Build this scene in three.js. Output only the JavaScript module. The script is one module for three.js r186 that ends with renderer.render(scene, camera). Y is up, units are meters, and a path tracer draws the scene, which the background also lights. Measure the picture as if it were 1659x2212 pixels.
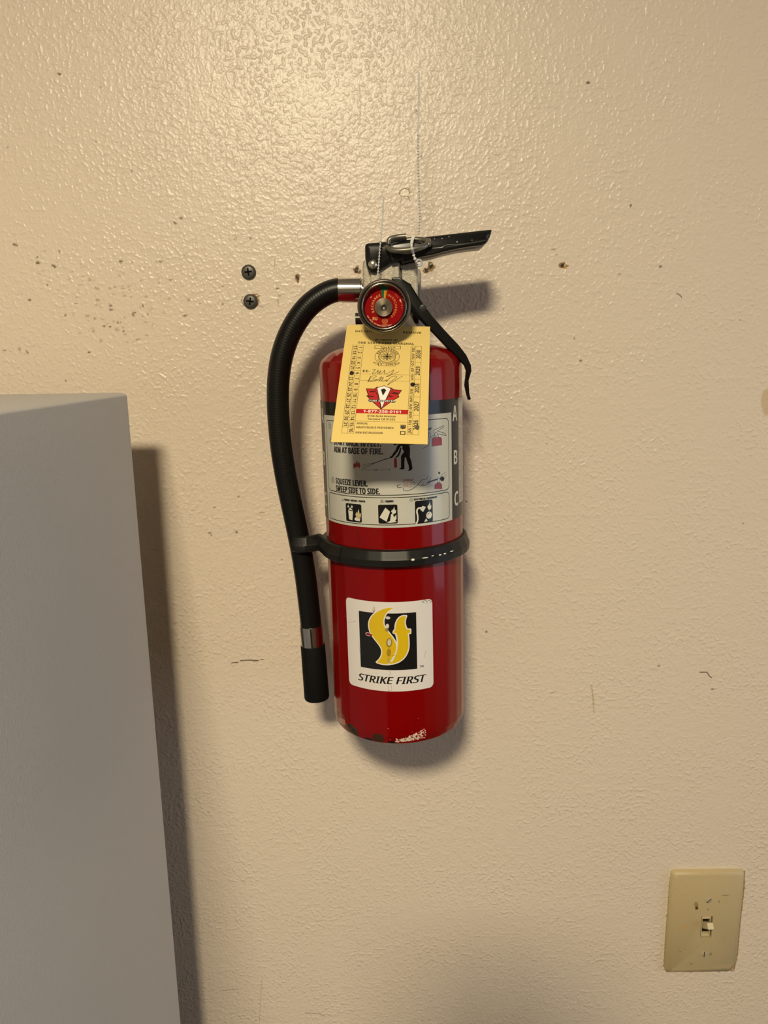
import * as THREE from 'three';
import { RoundedBoxGeometry } from 'three/addons/geometries/RoundedBoxGeometry.js';
import { MarchingCubes } from 'three/addons/objects/MarchingCubes.js';
import { mergeGeometries, mergeVertices, toCreasedNormals } from 'three/addons/utils/BufferGeometryUtils.js';
import { RectAreaLightUniformsLib } from 'three/addons/lights/RectAreaLightUniformsLib.js';

// ---------------------------------------------------------------- camera, sky, lights, exposure
const W = 1659, H = 2212, F = 1600;                       // photograph and focal length, in pixels
const DIST = 0.64;                                        // camera to wall
const scene = new THREE.Scene();
const camera = new THREE.PerspectiveCamera(2 * Math.atan(H / 2 / F) * 180 / Math.PI, W / H, 0.02, 50);
camera.position.set(0, 1.68, DIST);
camera.rotation.set(-11.8 * Math.PI / 180, 0.5 * Math.PI / 180, -0.6 * Math.PI / 180, 'YXZ');
camera.updateMatrixWorld(true);
scene.add(camera);

scene.background = new THREE.Color().setRGB(0.5, 0.62, 0.85);   // daylight outside the window
const EXPOSURE = 1.0;
const LAMP = { x: -0.17, z: 1.36, size: 0.22, power: 242, color: [1.0, 0.875, 0.61] };
const WINDOW = { x: 1.9, y0: 0.95, y1: 2.1, z0: 0.35, z1: 1.35, power: 1.7, color: [0.68, 0.82, 1.0] };
RectAreaLightUniformsLib.init();
const day = new THREE.RectAreaLight(new THREE.Color().setRGB(...WINDOW.color), WINDOW.power, WINDOW.z1 - WINDOW.z0, WINDOW.y1 - WINDOW.y0);
day.name = 'window_daylight';
day.position.set(WINDOW.x - 0.02, (WINDOW.y0 + WINDOW.y1) / 2, (WINDOW.z0 + WINDOW.z1) / 2);
day.lookAt(-5, (WINDOW.y0 + WINDOW.y1) / 2, (WINDOW.z0 + WINDOW.z1) / 2);
scene.add(day);

// ---------------------------------------------------------------- helpers
let seed = 20240;
const rnd = () => { seed = (seed * 1664525 + 1013904223) >>> 0; return seed / 4294967296; };
const rr = (a, b) => a + (b - a) * rnd();
const V = (x, y, z) => new THREE.Vector3(x, y, z);
const clamp = (x, a, b) => Math.min(b, Math.max(a, x));
const smooth = (a, b, x) => { const t = clamp((x - a) / (b - a), 0, 1); return t * t * (3 - 2 * t); };
const lerp = (a, b, t) => a + (b - a) * t;
function ray(px, py) { return V((px - W / 2) / F, -(py - H / 2) / F, -1).applyQuaternion(camera.quaternion); }
function at(px, py, z) { const d = ray(px, py); return d.multiplyScalar((z - DIST) / d.z).add(camera.position); }   // measured place on the plane z metres off the wall
const Q1 = (x, y) => [560 + x / 3.016, 440 + y / 3.016];
const Q2 = (x, y) => [740 + x / 4.74, 470 + y / 4.74];
const Z3 = (x, y) => [620 + x / 3.95, 880 + y / 3.95];
const Z4 = (x, y) => [600 + x / 3.7705, 1220 + y / 3.7705];
const Z5 = (x, y) => [1380 + x / 5.946, 1840 + y / 5.946];
const Z9 = (x, y) => [780 + x / 7.54, 900 + y / 7.54];

const used = new Map();
function numbered(n) { const k = used.get(n) ?? 0; used.set(n, k + 1); return k ? n + '_' + String(k).padStart(3, '0') : n; }
function thing(name, label, category, pos = V(0, 0, 0), group) {
  const o = new THREE.Group(); o.name = numbered(name); o.position.copy(pos);
  o.userData = { label, category }; if (group) o.userData.group = group;
  scene.add(o); return o;
}
function part(name, geo, mat, parent, label) {
  const g = Array.isArray(geo) ? merge(geo) : geo;
  const m = new THREE.Mesh(g, mat); m.name = name; m.castShadow = m.receiveShadow = true;
  if (label) m.userData.label = label;
  parent.add(m); return m;
}
function struct(name, geo, mat, parent = scene) {
  const m = part(name, geo, mat, parent); if (parent === scene) m.userData.kind = 'structure'; return m;
}
function merge(list) {
  return mergeGeometries(list.map((g) => { const n = g.index ? g.toNonIndexed() : g; for (const k of Object.keys(n.attributes)) if (!['position', 'normal', 'uv'].includes(k)) n.deleteAttribute(k); return n; }));
}
const box = (x0, x1, y0, y1, z0, z1) => new THREE.BoxGeometry(x1 - x0, y1 - y0, z1 - z0).translate((x0 + x1) / 2, (y0 + y1) / 2, (z0 + z1) / 2);
const rbox = (x0, x1, y0, y1, z0, z1, r, s = 3) => new RoundedBoxGeometry(x1 - x0, y1 - y0, z1 - z0, s, r).translate((x0 + x1) / 2, (y0 + y1) / 2, (z0 + z1) / 2);
const lathe = (pts, seg = 64) => new THREE.LatheGeometry(pts.map(([r, y]) => new THREE.Vector2(Math.max(r, 1e-5), y)), seg);
const latheZ = (pts, seg = 64) => lathe(pts, seg).rotateX(Math.PI / 2);          // axis along +z
const creased = (g, a = 0.6) => toCreasedNormals(g, a);
function outline(pts, smoothClosed) {
  const s = new THREE.Shape();
  if (smoothClosed) s.setFromPoints(new THREE.CatmullRomCurve3(pts.map((p) => V(p.x, p.y, 0)), true, 'centripetal').getPoints(pts.length * 6).slice(0, -1).map((p) => new THREE.Vector2(p.x, p.y)));
  else s.setFromPoints(pts.map((p) => new THREE.Vector2(p.x, p.y)));
  return s;
}
function slab(shape, z0, z1, bevel, seg = 3) {
  return new THREE.ExtrudeGeometry(shape, { depth: Math.max(1e-4, z1 - z0 - 2 * bevel), bevelEnabled: true, bevelThickness: bevel, bevelSize: bevel, bevelOffset: -bevel, bevelSegments: seg, curveSegments: 16 }).translate(0, 0, z0 + bevel);
}
function tube(pts, r, seg = 80, rad = 16) { return new THREE.TubeGeometry(new THREE.CatmullRomCurve3(pts, false, 'centripetal'), seg, r, rad, false); }
function std(color, roughness, metalness = 0, extra = {}) { return new THREE.MeshPhysicalMaterial({ color: new THREE.Color().setRGB(...color), roughness, metalness, ...extra }); }

// periodic gradient noise
function noiseField(period, s) {
  const G = new Float32Array(period * period * 2); let q = s >>> 0;
  for (let i = 0; i < period * period; i++) { q = (q * 1664525 + 1013904223) >>> 0; const a = q / 4294967296 * Math.PI * 2; G[2 * i] = Math.cos(a); G[2 * i + 1] = Math.sin(a); }
  return (x, y) => {
    const xi = Math.floor(x), yi = Math.floor(y), fx = x - xi, fy = y - yi;
    const x0 = ((xi % period) + period) % period, x1 = (x0 + 1) % period, y0 = ((yi % period) + period) % period, y1 = (y0 + 1) % period;
    const u = fx * fx * fx * (fx * (fx * 6 - 15) + 10), v = fy * fy * fy * (fy * (fy * 6 - 15) + 10);
    const d = (X, Y, ax, ay) => { const i = 2 * (Y * period + X); return G[i] * ax + G[i + 1] * ay; };
    return lerp(lerp(d(x0, y0, fx, fy), d(x1, y0, fx - 1, fy), u), lerp(d(x0, y1, fx, fy - 1), d(x1, y1, fx - 1, fy - 1), u), v) * 1.5;
  };
}
function heightTexture(n, fn) {
  const a = new Float32Array(n * n * 4);
  for (let y = 0, i = 0; y < n; y++) for (let x = 0; x < n; x++, i += 4) { const h = fn(x / n, y / n); a[i] = a[i + 1] = a[i + 2] = h; a[i + 3] = 1; }
  const t = new THREE.DataTexture(a, n, n, THREE.RGBAFormat, THREE.FloatType);
  t.magFilter = t.minFilter = THREE.LinearFilter; t.wrapS = t.wrapT = THREE.RepeatWrapping; t.needsUpdate = true; return t;
}
function canvasTexture(w, h, draw) {
  const c = document.createElement('canvas'); c.width = w; c.height = h; draw(c.getContext('2d'), w, h);
  const t = new THREE.CanvasTexture(c); t.colorSpace = THREE.SRGBColorSpace; t.magFilter = THREE.LinearFilter; return t;
}
// text fitted between x0 and x1, caps h high, baseline y
function fit(c, s, x0, x1, y, h, font = 'bold', family = 'sans-serif') {
  c.save(); c.font = `${font} 100px ${family}`; c.textAlign = 'left'; c.textBaseline = 'alphabetic';
  const w = c.measureText(s).width; c.translate(x0, y); c.scale((x1 - x0) / w, h / 72); c.fillText(s, 0, 0); c.restore();
}
const pathOf = (c, pts, close = true) => { c.beginPath(); pts.forEach((p, i) => i ? c.lineTo(...p) : c.moveTo(...p)); if (close) c.closePath(); };

// ---------------------------------------------------------------- the room
// wall with the extinguisher: uv 0..1 spans one metre round the view; relief repeats, paint does not
const WX0 = -0.5, WY0 = 0.985, WN = 2048;
const nA = noiseField(290, 11), nB = noiseField(500, 12), nC = noiseField(800, 13), nD = noiseField(110, 14), nE = noiseField(24, 15);
const wallRelief = heightTexture(WN, (u, v) => {
  const wx = nD(u * 110, v * 110) * 0.0012, wy = nD(u * 110 + 31.3, v * 110 + 17.7) * 0.0012, a = u + wx, b = v + wy;
  const body = smooth(-0.08, 0.75, nA(a * 290, b * 290) + 0.45 * nB(a * 500, b * 500));
  const coverage = 0.75 + 0.5 * nE(u * 24, v * 24);
  return 0.3 + coverage * 0.46 * body + 0.09 * nC(a * 800, b * 800) + 0.08 * nB(v * 500, u * 500) + 0.16 * nD(u * 110, v * 110);
});
const wallPaint = canvasTexture(WN, WN, (c) => {
  const w = (px, py) => { const p = at(px, py, 0); return [(p.x - WX0) * WN, (1 - (p.y - WY0)) * WN]; };
  const K = WN * 0.64 / F;                                           // one photo pixel, about, in texels
  c.fillStyle = 'rgb(226,210,192)'; c.fillRect(0, 0, WN, WN);
  const blot = (px, py, rx, ry, color, a = 1, rough = 0.35) => {
    const [x, y] = w(px, py); c.globalAlpha = a; c.fillStyle = color; c.beginPath();
    for (let i = 0; i < 14; i++) { const t = i / 14 * 2 * Math.PI, k = 1 + rr(-rough, rough); c.lineTo(x + Math.cos(t) * rx * K * k, y + Math.sin(t) * ry * K * k); }
    c.closePath(); c.fill(); c.globalAlpha = 1;
  };
  const line = (pts, color, width, a = 1) => { c.globalAlpha = a; c.strokeStyle = color; c.lineWidth = width * K; c.lineCap = 'round'; c.beginPath(); pts.forEach((p, i) => i ? c.lineTo(...w(...p)) : c.moveTo(...w(...p))); c.stroke(); c.globalAlpha = 1; };
  // old screw holes, rusty
  for (const [x, y, rx, ry] of [[643, 600, 4, 8], [771, 584, 7, 7], [931, 575, 6, 8], [921, 584, 5, 5], [1217, 574, 7, 5]]) {
    blot(x, y, rx * 1.25, ry * 1.15, 'rgb(120,84,40)', 0.75); blot(x, y, rx * 0.8, ry * 0.8, 'rgb(66,42,16)', 0.9); blot(x - 1, y - 1, rx * 0.35, ry * 0.35, 'rgb(16,10,6)');
  }
  blot(1221, 577, 4, 4, 'rgb(196,160,100)', 0.8);
  blot(549, 640, 9, 6, 'rgb(120,74,30)', 0.8); blot(556, 650, 4, 9, 'rgb(130,86,40)', 0.7); line([[524, 641], [522, 650], [527, 661]], 'rgb(40,30,20)', 1.2, 0.8);
  line([[555, 640], [562, 638]], 'rgb(50,40,30)', 1.2, 0.7); line([[556, 660], [569, 663]], 'rgb(50,40,30)', 0.8, 0.6);
  // grime specks left of the screws
  const specks = [[35, 530], [30, 528], [115, 575], [118, 575], [80, 568], [82, 556], [130, 543], [150, 604], [104, 615], [165, 657], [64, 649], [142, 681], [240, 660], [258, 562], [260, 566], [204, 688], [240, 671], [238, 706], [225, 706], [256, 697], [262, 697], [302, 664], [308, 662], [288, 678], [291, 675], [366, 604], [370, 604], [338, 564], [347, 564], [266, 716], [314, 697], [398, 681], [406, 648], [432, 655], [482, 658], [481, 618], [408, 646], [22, 758], [42, 754], [58, 760], [8, 756], [60, 762], [192, 762], [143, 821], [390, 470], [378, 482], [376, 480], [542, 515], [509, 515], [600, 622], [605, 640], [338, 147], [216, 187], [127, 161], [206, 305], [15, 316], [284, 371], [1270, 180], [1364, 445], [1195, 540], [1203, 548], [1338, 592], [1088, 668], [1240, 730], [1254, 780], [1425, 577], [1006, 1084], [514, 1072], [464, 1097], [452, 1150], [458, 1156], [510, 1150], [610, 1210], [450, 1756], [900, 240], [907, 337], [1540, 1490], [1600, 690], [1606, 1131], [1180, 960], [1052, 1366], [1425, 1440]];
  for (const [x, y] of specks) { const n = 1 + Math.floor(rnd() * 2); for (let i = 0; i < n; i++) blot(x + rr(-2, 2), y + rr(-2, 2), rr(1.2, 4.2), rr(1.0, 3), 'rgb(84,70,48)', rr(0.22, 0.6)); }
  for (let i = 0; i < 70; i++) blot(rr(180, 345) + rr(-40, 40), rr(600, 740), rr(1.2, 5), rr(1, 3.4), 'rgb(112,96,66)', rr(0.10, 0.32));
  for (let i = 0; i < 36; i++) blot(rr(20, 440), rr(540, 640), rr(1.2, 5), rr(0.8, 3), 'rgb(116,98,70)', rr(0.08, 0.28));
  // scuffs and hair lines
  line([[500, 1432], [514, 1431]], 'rgb(60,50,34)', 2, 0.8); line([[520, 1427], [540, 1426], [558, 1427]], 'rgb(50,44,30)', 2.2, 0.85); line([[548, 1429], [556, 1426]], 'rgb(60,50,34)', 1.4, 0.6); line([[562, 1425], [569, 1425]], 'rgb(60,50,34)', 1.6, 0.7);
  line([[1512, 1452], [1527, 1452], [1533, 1461], [1537, 1464]], 'rgb(58,48,46)', 1.8, 0.85);
  line([[1462, 634], [1468, 637], [1473, 643]], 'rgb(60,46,34)', 1.3, 0.85);
  line([[1278, 1480], [1281, 1510], [1283, 1540]], 'rgb(170,148,112)', 3.4, 0.4); line([[1280, 1500], [1284, 1520]], 'rgb(140,116,82)', 1.4, 0.4); line([[1190, 1498], [1202, 1493]], 'rgb(90,76,56)', 1.2, 0.6);
  line([[659, 2188], [690, 2190], [702, 2195]], 'rgb(90,78,58)', 1.6, 0.6); line([[566, 2114], [563, 2160], [560, 2212]], 'rgb(186,162,126)', 2, 0.5);
  line([[572, 1107], [560, 1108]], 'rgb(96,80,56)', 1.2, 0.6); line([[555, 1112], [571, 1112]], 'rgb(96,80,56)', 0.9, 0.4); line([[594, 559], [593, 578]], 'rgb(110,92,68)', 0.9, 0.6); line([[600, 645], [602, 660]], 'rgb(80,60,40)', 1.2, 0.6);
  line([[472, 2141], [516, 2136]], 'rgb(96,80,56)', 1.2, 0.5);
  blot(1657, 868, 14, 26, 'rgb(176,138,88)', 0.35, 0.2);
  // flaked patch with cracks
  pathOf(c, [[864, 413], [873, 407], [882, 409], [885, 416], [882, 424], [868, 425], [863, 420]].map((p) => w(...p))); c.fillStyle = 'rgb(238,224,202)'; c.fill(); c.strokeStyle = 'rgb(92,72,44)'; c.lineWidth = 1.1 * K; c.stroke();
  for (const l of [[[863, 412], [858, 408]], [[868, 425], [865, 438]], [[882, 424], [886, 436]], [[885, 416], [889, 415]], [[882, 409], [886, 405]]]) line(l, 'rgb(104,82,52)', 1, 0.8);
  // ragged edge of old paint round the switch plate
  const rim = [Z5(432, 250), Z5(900, 240), Z5(1358, 252), Z5(1350, 480), Z5(1302, 900), Z5(1266, 1330), Z5(1220, 1520), Z5(900, 1535), Z5(360, 1540), Z5(322, 1470), Z5(340, 1150), Z5(375, 700), Z5(395, 400)];
  pathOf(c, rim.map((p) => w(...p))); c.fillStyle = 'rgb(196,164,120)'; c.fill(); c.strokeStyle = 'rgb(128,100,62)'; c.lineWidth = 2.2 * K; c.globalAlpha = 0.75; c.stroke(); c.globalAlpha = 1;
  for (let i = 0; i < 60; i++) { const k = Math.floor(rnd() * rim.length), p = rim[k], q = rim[(k + 1) % rim.length], t = rnd(); blot(lerp(p[0], q[0], t) + rr(-2, 2), lerp(p[1], q[1], t) + rr(-2, 2), rr(1, 3), rr(1, 3), 'rgb(120,92,56)', rr(0.2, 0.6)); }
});
const paintedWall = new THREE.MeshPhysicalMaterial({ map: wallPaint, bumpMap: wallRelief, bumpScale: 0.00074, roughness: 0.35, specularIntensity: 1.0 });
const plainWall = std([0.44, 0.39, 0.33], 0.5);
const white = std([0.78, 0.76, 0.72], 0.45);
function wallFront() {
  const g = box(-1.62, 2.02, 0, 2.44, -0.12, 0), p = g.attributes.position, uv = g.attributes.uv;
  for (let i = 0; i < p.count; i++) uv.setXY(i, p.getX(i) - WX0, p.getY(i) - WY0);
  return g;
}
struct('wall_front', wallFront(), paintedWall);
const RM = { x0: -1.5, x1: 1.9, z1: 4.2, h: 2.44 };
struct('wall_left', box(RM.x0 - 0.12, RM.x0, 0, RM.h, 0, RM.z1), plainWall);
struct('wall_back', box(RM.x0 - 0.12, RM.x1 + 0.12, 0, RM.h, RM.z1, RM.z1 + 0.12), plainWall);
struct('wall_right', [box(RM.x1, RM.x1 + 0.12, 0, WINDOW.y0, 0, RM.z1), box(RM.x1, RM.x1 + 0.12, WINDOW.y1, RM.h, 0, RM.z1), box(RM.x1, RM.x1 + 0.12, WINDOW.y0, WINDOW.y1, 0, WINDOW.z0), box(RM.x1, RM.x1 + 0.12, WINDOW.y0, WINDOW.y1, WINDOW.z1, RM.z1)], plainWall);
struct('floor', box(RM.x0 - 0.12, RM.x1 + 0.12, -0.1, 0, -0.12, RM.z1 + 0.12), std([0.13, 0.095, 0.07], 0.45));
struct('ceiling', box(RM.x0 - 0.12, RM.x1 + 0.12, RM.h, RM.h + 0.1, -0.12, RM.z1 + 0.12), std([0.5, 0.48, 0.44], 0.8));
struct('baseboard_front', rbox(RM.x0, RM.x1, 0, 0.09, 0, 0.012, 0.004), white);
{
  const { y0, y1, z0, z1 } = WINDOW, zm = (z0 + z1) / 2, f = 0.05;
  const win = new THREE.Group(); win.name = 'window_1'; win.userData.kind = 'structure'; scene.add(win);
  part('window_frame', [box(WINDOW.x + 0.04, WINDOW.x + 0.1, y0, y0 + f, z0, z1), box(WINDOW.x + 0.04, WINDOW.x + 0.1, y1 - f, y1, z0, z1), box(WINDOW.x + 0.04, WINDOW.x + 0.1, y0 + f, y1 - f, z0, z0 + f), box(WINDOW.x + 0.04, WINDOW.x + 0.1, y0 + f, y1 - f, z1 - f, z1), box(WINDOW.x + 0.045, WINDOW.x + 0.095, y0 + f, y1 - f, zm - 0.02, zm + 0.02)], white, win);
  const glass = std([1, 1, 1], 0.02, 0, { transmission: 1, thickness: 0, ior: 1.45 });
  for (const [a, b] of [[z0 + f, zm - 0.02], [zm + 0.02, z1 - f]]) part('pane', box(WINDOW.x + 0.067, WINDOW.x + 0.072, y0 + f, y1 - f, a, b), glass, win);
  part('window_sill', rbox(WINDOW.x - 0.04, WINDOW.x + 0.1, y0 - 0.025, y0, z0 - 0.03, z1 + 0.03, 0.006), white, win);
}

// ---------------------------------------------------------------- ceiling light
{
  const t = thing('ceiling_light', 'round flat ceiling light with a warm frosted diffuser', 'ceiling light', V(LAMP.x, 2.44, LAMP.z));
  part('trim_ring', lathe([[0.128, -0.002], [0.128, -0.026], [0.131, -0.03], [0.15, -0.026], [0.156, -0.012], [0.156, 0], [0.128, -0.002]], 64), std([0.78, 0.76, 0.7], 0.35), t);
  part('diffuser', lathe([[0, -0.012], [0.128, -0.012], [0.128, -0.022], [0, -0.022]], 64), std([0.9, 0.88, 0.8], 0.5, 0, { emissive: new THREE.Color().setRGB(...LAMP.color), emissiveIntensity: 6 }), t);
  const lamp = new THREE.RectAreaLight(new THREE.Color().setRGB(...LAMP.color), LAMP.power, LAMP.size, LAMP.size);
  lamp.name = 'ceiling_lamp'; lamp.position.set(0, -0.032, 0); lamp.rotation.x = -Math.PI / 2; t.add(lamp);
}

// ---------------------------------------------------------------- refrigerator
{
  const zb = 0.083, top = at(273.5, 848, zb), bot = at(389.9, 2212, zb);
  const tilt = Math.atan2(bot.x - top.x, top.y - bot.y);                // leans a little
  const hgt = top.y / Math.cos(tilt), W2 = 0.7, depth = 0.62;
  const foot = V(top.x + Math.sin(tilt) * hgt, 0, zb);
  const t = thing('refrigerator', 'tall pale grey refrigerator seen from its plain side, left of the red extinguisher', 'refrigerator', foot);
  t.rotation.z = tilt;
  const nf = noiseField(256, 41), ng = noiseField(128, 42);
  const grain = heightTexture(512, (u, v) => 0.5 + 0.3 * nf(u * 256, v * 64) + 0.25 * ng(u * 128, v * 128));
  const steel = std([0.40, 0.395, 0.40], 0.34, 0, { bumpMap: grain, bumpScale: 0.00015 });
  const pf = new THREE.Shape(); pf.moveTo(-W2, 0.03); pf.lineTo(0, 0.03); pf.lineTo(0, hgt - 0.0032); pf.bezierCurveTo(0, hgt - 0.0012, -0.0022, hgt - 0.0004, -0.0055, hgt); pf.lineTo(-W2 + 0.0055, hgt); pf.bezierCurveTo(-W2 + 0.0022, hgt - 0.0004, -W2, hgt - 0.0012, -W2, hgt - 0.0032); pf.lineTo(-W2, 0.03);
  const gb = creased(new THREE.ExtrudeGeometry(pf, { depth, bevelEnabled: false, curveSegments: 10 }), 0.7), p = gb.attributes.position, n = gb.attributes.normal, uv = gb.attributes.uv;
  for (let i = 0; i < p.count; i += 3) { const flat = [0, 1, 2].every((k) => Math.abs(n.getX(i + k)) > 0.9) && Math.abs(p.getY(i) - p.getY(i + 1)) + Math.abs(p.getY(i) - p.getY(i + 2)) > 0.5; for (let k = i; k < i + 3; k++) flat ? uv.setXY(k, p.getZ(k) * 8, p.getY(k) * 8) : uv.setXY(k, 0.1, 0.1); }
  part('cabinet', gb, steel, t);
  part('door_gasket', [rbox(-W2 + 0.01, -0.01, 0.05, hgt * 0.68, depth, depth + 0.012, 0.003), rbox(-W2 + 0.01, -0.01, hgt * 0.7, hgt - 0.01, depth, depth + 0.012, 0.003)], std([0.2, 0.2, 0.2], 0.8), t);
  for (const [a, b, ha, hb] of [[0.04, hgt * 0.685, 0.7, 1.05], [hgt * 0.695, hgt, 1.18, 1.4]]) {
    const d = part('door', rbox(-W2, 0, a, b, depth + 0.012, depth + 0.075, 0.014), std([0.66, 0.645, 0.63], 0.36), t);
    part('handle', rbox(-W2 + 0.03, -W2 + 0.055, ha, hb, depth + 0.075, depth + 0.12, 0.01), std([0.6, 0.6, 0.6], 0.3, 0.6), d);
  }
  for (const x of [-W2 + 0.05, -0.05]) for (const z of [0.06, depth - 0.06]) part('foot', new THREE.CylinderGeometry(0.02, 0.022, 0.045, 20).translate(x, 0.0205, z), std([0.04, 0.04, 0.04], 0.7), t);
}

// ---------------------------------------------------------------- fire extinguisher
const R = 0.054, ZA = 0.066;
const axisTop = at(845.6, 880, ZA), axisLow = at(862.2, 1530, ZA);
const TILT = Math.atan2(axisLow.x - axisTop.x, axisTop.y - axisLow.y);
const ext = thing('fire_extinguisher', 'red fire extinguisher with a black hose and yellow tag, hung on the wall', 'fire extinguisher');
{
  const b = at(860, 1604, ZA + R - 0.006);
  const y0 = b.y;
  ext.position.set(axisLow.x + Math.tan(TILT) * (axisLow.y - y0), y0, ZA);
  ext.rotation.z = TILT; ext.updateMatrixWorld(true);
}
const toLocal = (p) => ext.worldToLocal(p.clone());
const loc = (px, py, dz) => toLocal(at(px, py, ZA + dz));               // local place, dz in front of the axis
function onCylinder(px, py, r = R) {                                     // local [arc length, height] where the cylinder shows at that place of the photo
  const o = toLocal(camera.position), d = toLocal(camera.position.clone().add(ray(px, py))).sub(o);
  const A = d.x * d.x + d.z * d.z, B = o.x * d.x + o.z * d.z, C = o.x * o.x + o.z * o.z - r * r, q = B * B - A * C;
  const t = (-B - Math.sqrt(Math.max(0, q))) / A, p = o.add(d.multiplyScalar(t));
  return [Math.atan2(p.x, p.z) * r, p.y];
}
const yShoulder = loc(690, 797, 0).y, yBand = onCylinder(845, 1209, R + 0.004)[1];
console.log('tilt', TILT, 'base', ext.position.toArray(), 'shoulder', yShoulder, 'band', yBand);
const blackMetal = std([0.007, 0.007, 0.0075], 0.3, 0.0, { specularIntensity: 0.75 });
const castMetal = (() => {
  const a = noiseField(64, 51), b = noiseField(16, 52);
  const t = heightTexture(256, (u, v) => 0.5 + 0.4 * a(u * 64, v * 64));
  const m = canvasTexture(256, 256, (c) => { for (let y = 0; y < 256; y += 2) for (let x = 0; x < 256; x += 2) { const k = 176 + 26 * a(x / 4, y / 4) + 18 * b(x / 16, y / 16); c.fillStyle = `rgb(${k | 0},${k * 0.95 | 0},${k * 0.86 | 0})`; c.fillRect(x, y, 2, 2); } });
  m.wrapS = m.wrapT = THREE.RepeatWrapping; m.repeat.set(24, 24); t.repeat.set(24, 24);
  return new THREE.MeshPhysicalMaterial({ map: m, bumpMap: t, bumpScale: 0.00012, roughness: 0.5, metalness: 0.25 });
})();
const chrome = std([0.62, 0.59, 0.54], 0.14, 1);
const darkChrome = std([0.22, 0.20, 0.175], 0.24, 1);
{
  // cylinder: paint with chips along the foot
  const N = 96, prof = [[0.0, 0.004], [0.03, 0.004], [0.044, 0.0], [0.0490, 0.0002], [0.0522, 0.0016], [0.0536, 0.004], [R, 0.008]];
  for (let i = 1; i <= 24; i++) prof.push([R, 0.008 + (yShoulder - 0.008) * i / 24]);
  const dome = 0.0165, rn = 0.019;
  for (let i = 1; i <= 20; i++) { const a = i / 20 * Math.PI / 2; prof.push([rn + (R - rn) * Math.pow(Math.cos(a), 0.85), yShoulder + dome * Math.pow(Math.sin(a), 0.95)]); }
  const g = lathe(prof, N), p = g.attributes.position, uv = g.attributes.uv, hTop = yShoulder + dome;
  for (let i = 0; i < p.count; i++) uv.setXY(i, (Math.floor(i / prof.length) / N + 0.5) % 1.0001, p.getY(i) / hTop);
  // lathe starts at +z and goes round: put u = 0.5 at the front, seam at the back
  for (let j = 0; j <= N; j++) for (let k = 0; k < prof.length; k++) { const i = j * prof.length + k; const u = j / N; uv.setX(i, u <= 0.5 ? u + 0.5 : u - 0.5); }
  const idx = g.index.array, keep = [];                                  // triangles across the wrap take u = 1
  const ng = g.toNonIndexed(), nu = ng.attributes.uv;
  for (let i = 0; i < nu.count; i += 3) { const us = [0, 1, 2].map((k) => nu.getX(i + k)); if (Math.max(...us) - Math.min(...us) > 0.5) for (let k = 0; k < 3; k++) if (us[k] > 0.5) nu.setX(i + k, us[k] - 1); }
  const CW = 2048, CH = 1536;
  const paint = canvasTexture(CW, CH, (c) => {
    c.fillStyle = 'rgb(124,0,0)'; c.fillRect(0, 0, CW, CH);
    const m = (px, py) => { const [s, y] = onCylinder(px, py); return [(s / R / (2 * Math.PI) + 0.5) * CW, (1 - y / hTop) * CH]; };
    const poly = (pts, color, a = 1) => { c.globalAlpha = a; pathOf(c, pts.map((q) => m(...Z4(...q)))); c.fillStyle = color; c.fill(); c.globalAlpha = 1; };
    poly([[440, 1140], [470, 1172], [500, 1165], [510, 1200], [540, 1225], [555, 1290], [590, 1300], [620, 1350], [650, 1390], [690, 1440], [560, 1420], [450, 1260]], 'rgb(120,60,50)');
    poly([[445, 1160], [480, 1185], [505, 1205], [490, 1240], [450, 1200]], 'rgb(100,8,10)');
    poly([[560, 1290], [600, 1300], [645, 1340], [655, 1400], [610, 1385], [580, 1350]], 'rgb(54,44,30)');
    poly([[500, 1240], [545, 1262], [552, 1310], [500, 1280]], 'rgb(196,150,128)', 0.7);
    poly([[720, 1405], [760, 1415], [772, 1450], [690, 1430]], 'rgb(46,20,14)');
    poly([[778, 1375], [855, 1380], [865, 1450], [772, 1442]], 'rgb(60,36,18)');
    poly([[900, 1440], [960, 1436], [970, 1462], [900, 1462]], 'rgb(40,14,10)');
    poly([[1500, 1195], [1525, 1170], [1525, 1215], [1480, 1250]], 'rgb(58,20,14)', 0.85);
    for (let i = 0; i < 240; i++) {                                       // white paint dabs
      const t = Math.pow(rnd(), 0.8), x = lerp(955, 1205, t), low = 1446 - 40 * t * t, y = low - Math.pow(rnd(), 1.4) * (26 + 62 * t * t), r = rr(2, 10) * (rnd() < 0.25 ? 1.4 : 0.8);
      poly([[x - r, y], [x - r * 0.3, y - r * rr(0.3, 1.2)], [x + r * rr(0.5, 1.1), y - r * 0.4], [x + r * 0.6, y + r * rr(0.2, 0.8)], [x - r * 0.4, y + r * 0.8]], rnd() < 0.12 ? 'rgb(150,30,26)' : 'rgb(222,208,186)', 0.92);
    }
    for (const [x, y, r] of [[898, 1334, 7], [1145, 1252, 5], [1142, 1290, 3], [1095, 1362, 4], [915, 1425, 6], [548, 418, 5]]) poly([[x - r, y - r * 0.5], [x + r, y], [x + r * 0.4, y + r * 0.6]], 'rgb(222,200,180)', 0.9);
    c.strokeStyle = 'rgba(46,34,10,0.7)'; c.lineWidth = 4; for (const l of [[[769, 1143], [776, 1160], [772, 1185]], [[838, 1168], [836, 1190]]]) { pathOf(c, l.map((q) => m(...q)), false); c.stroke(); }
    for (let i = 0; i < 160; i++) { const x = rr(0, CW), y = CH - Math.abs(rr(0, 1) * rr(0, 1)) * 150; c.fillStyle = `rgba(40,10,8,${rr(0.1, 0.5)})`; c.fillRect(x, y, rr(2, 9), rr(2, 6)); }
  });
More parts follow.
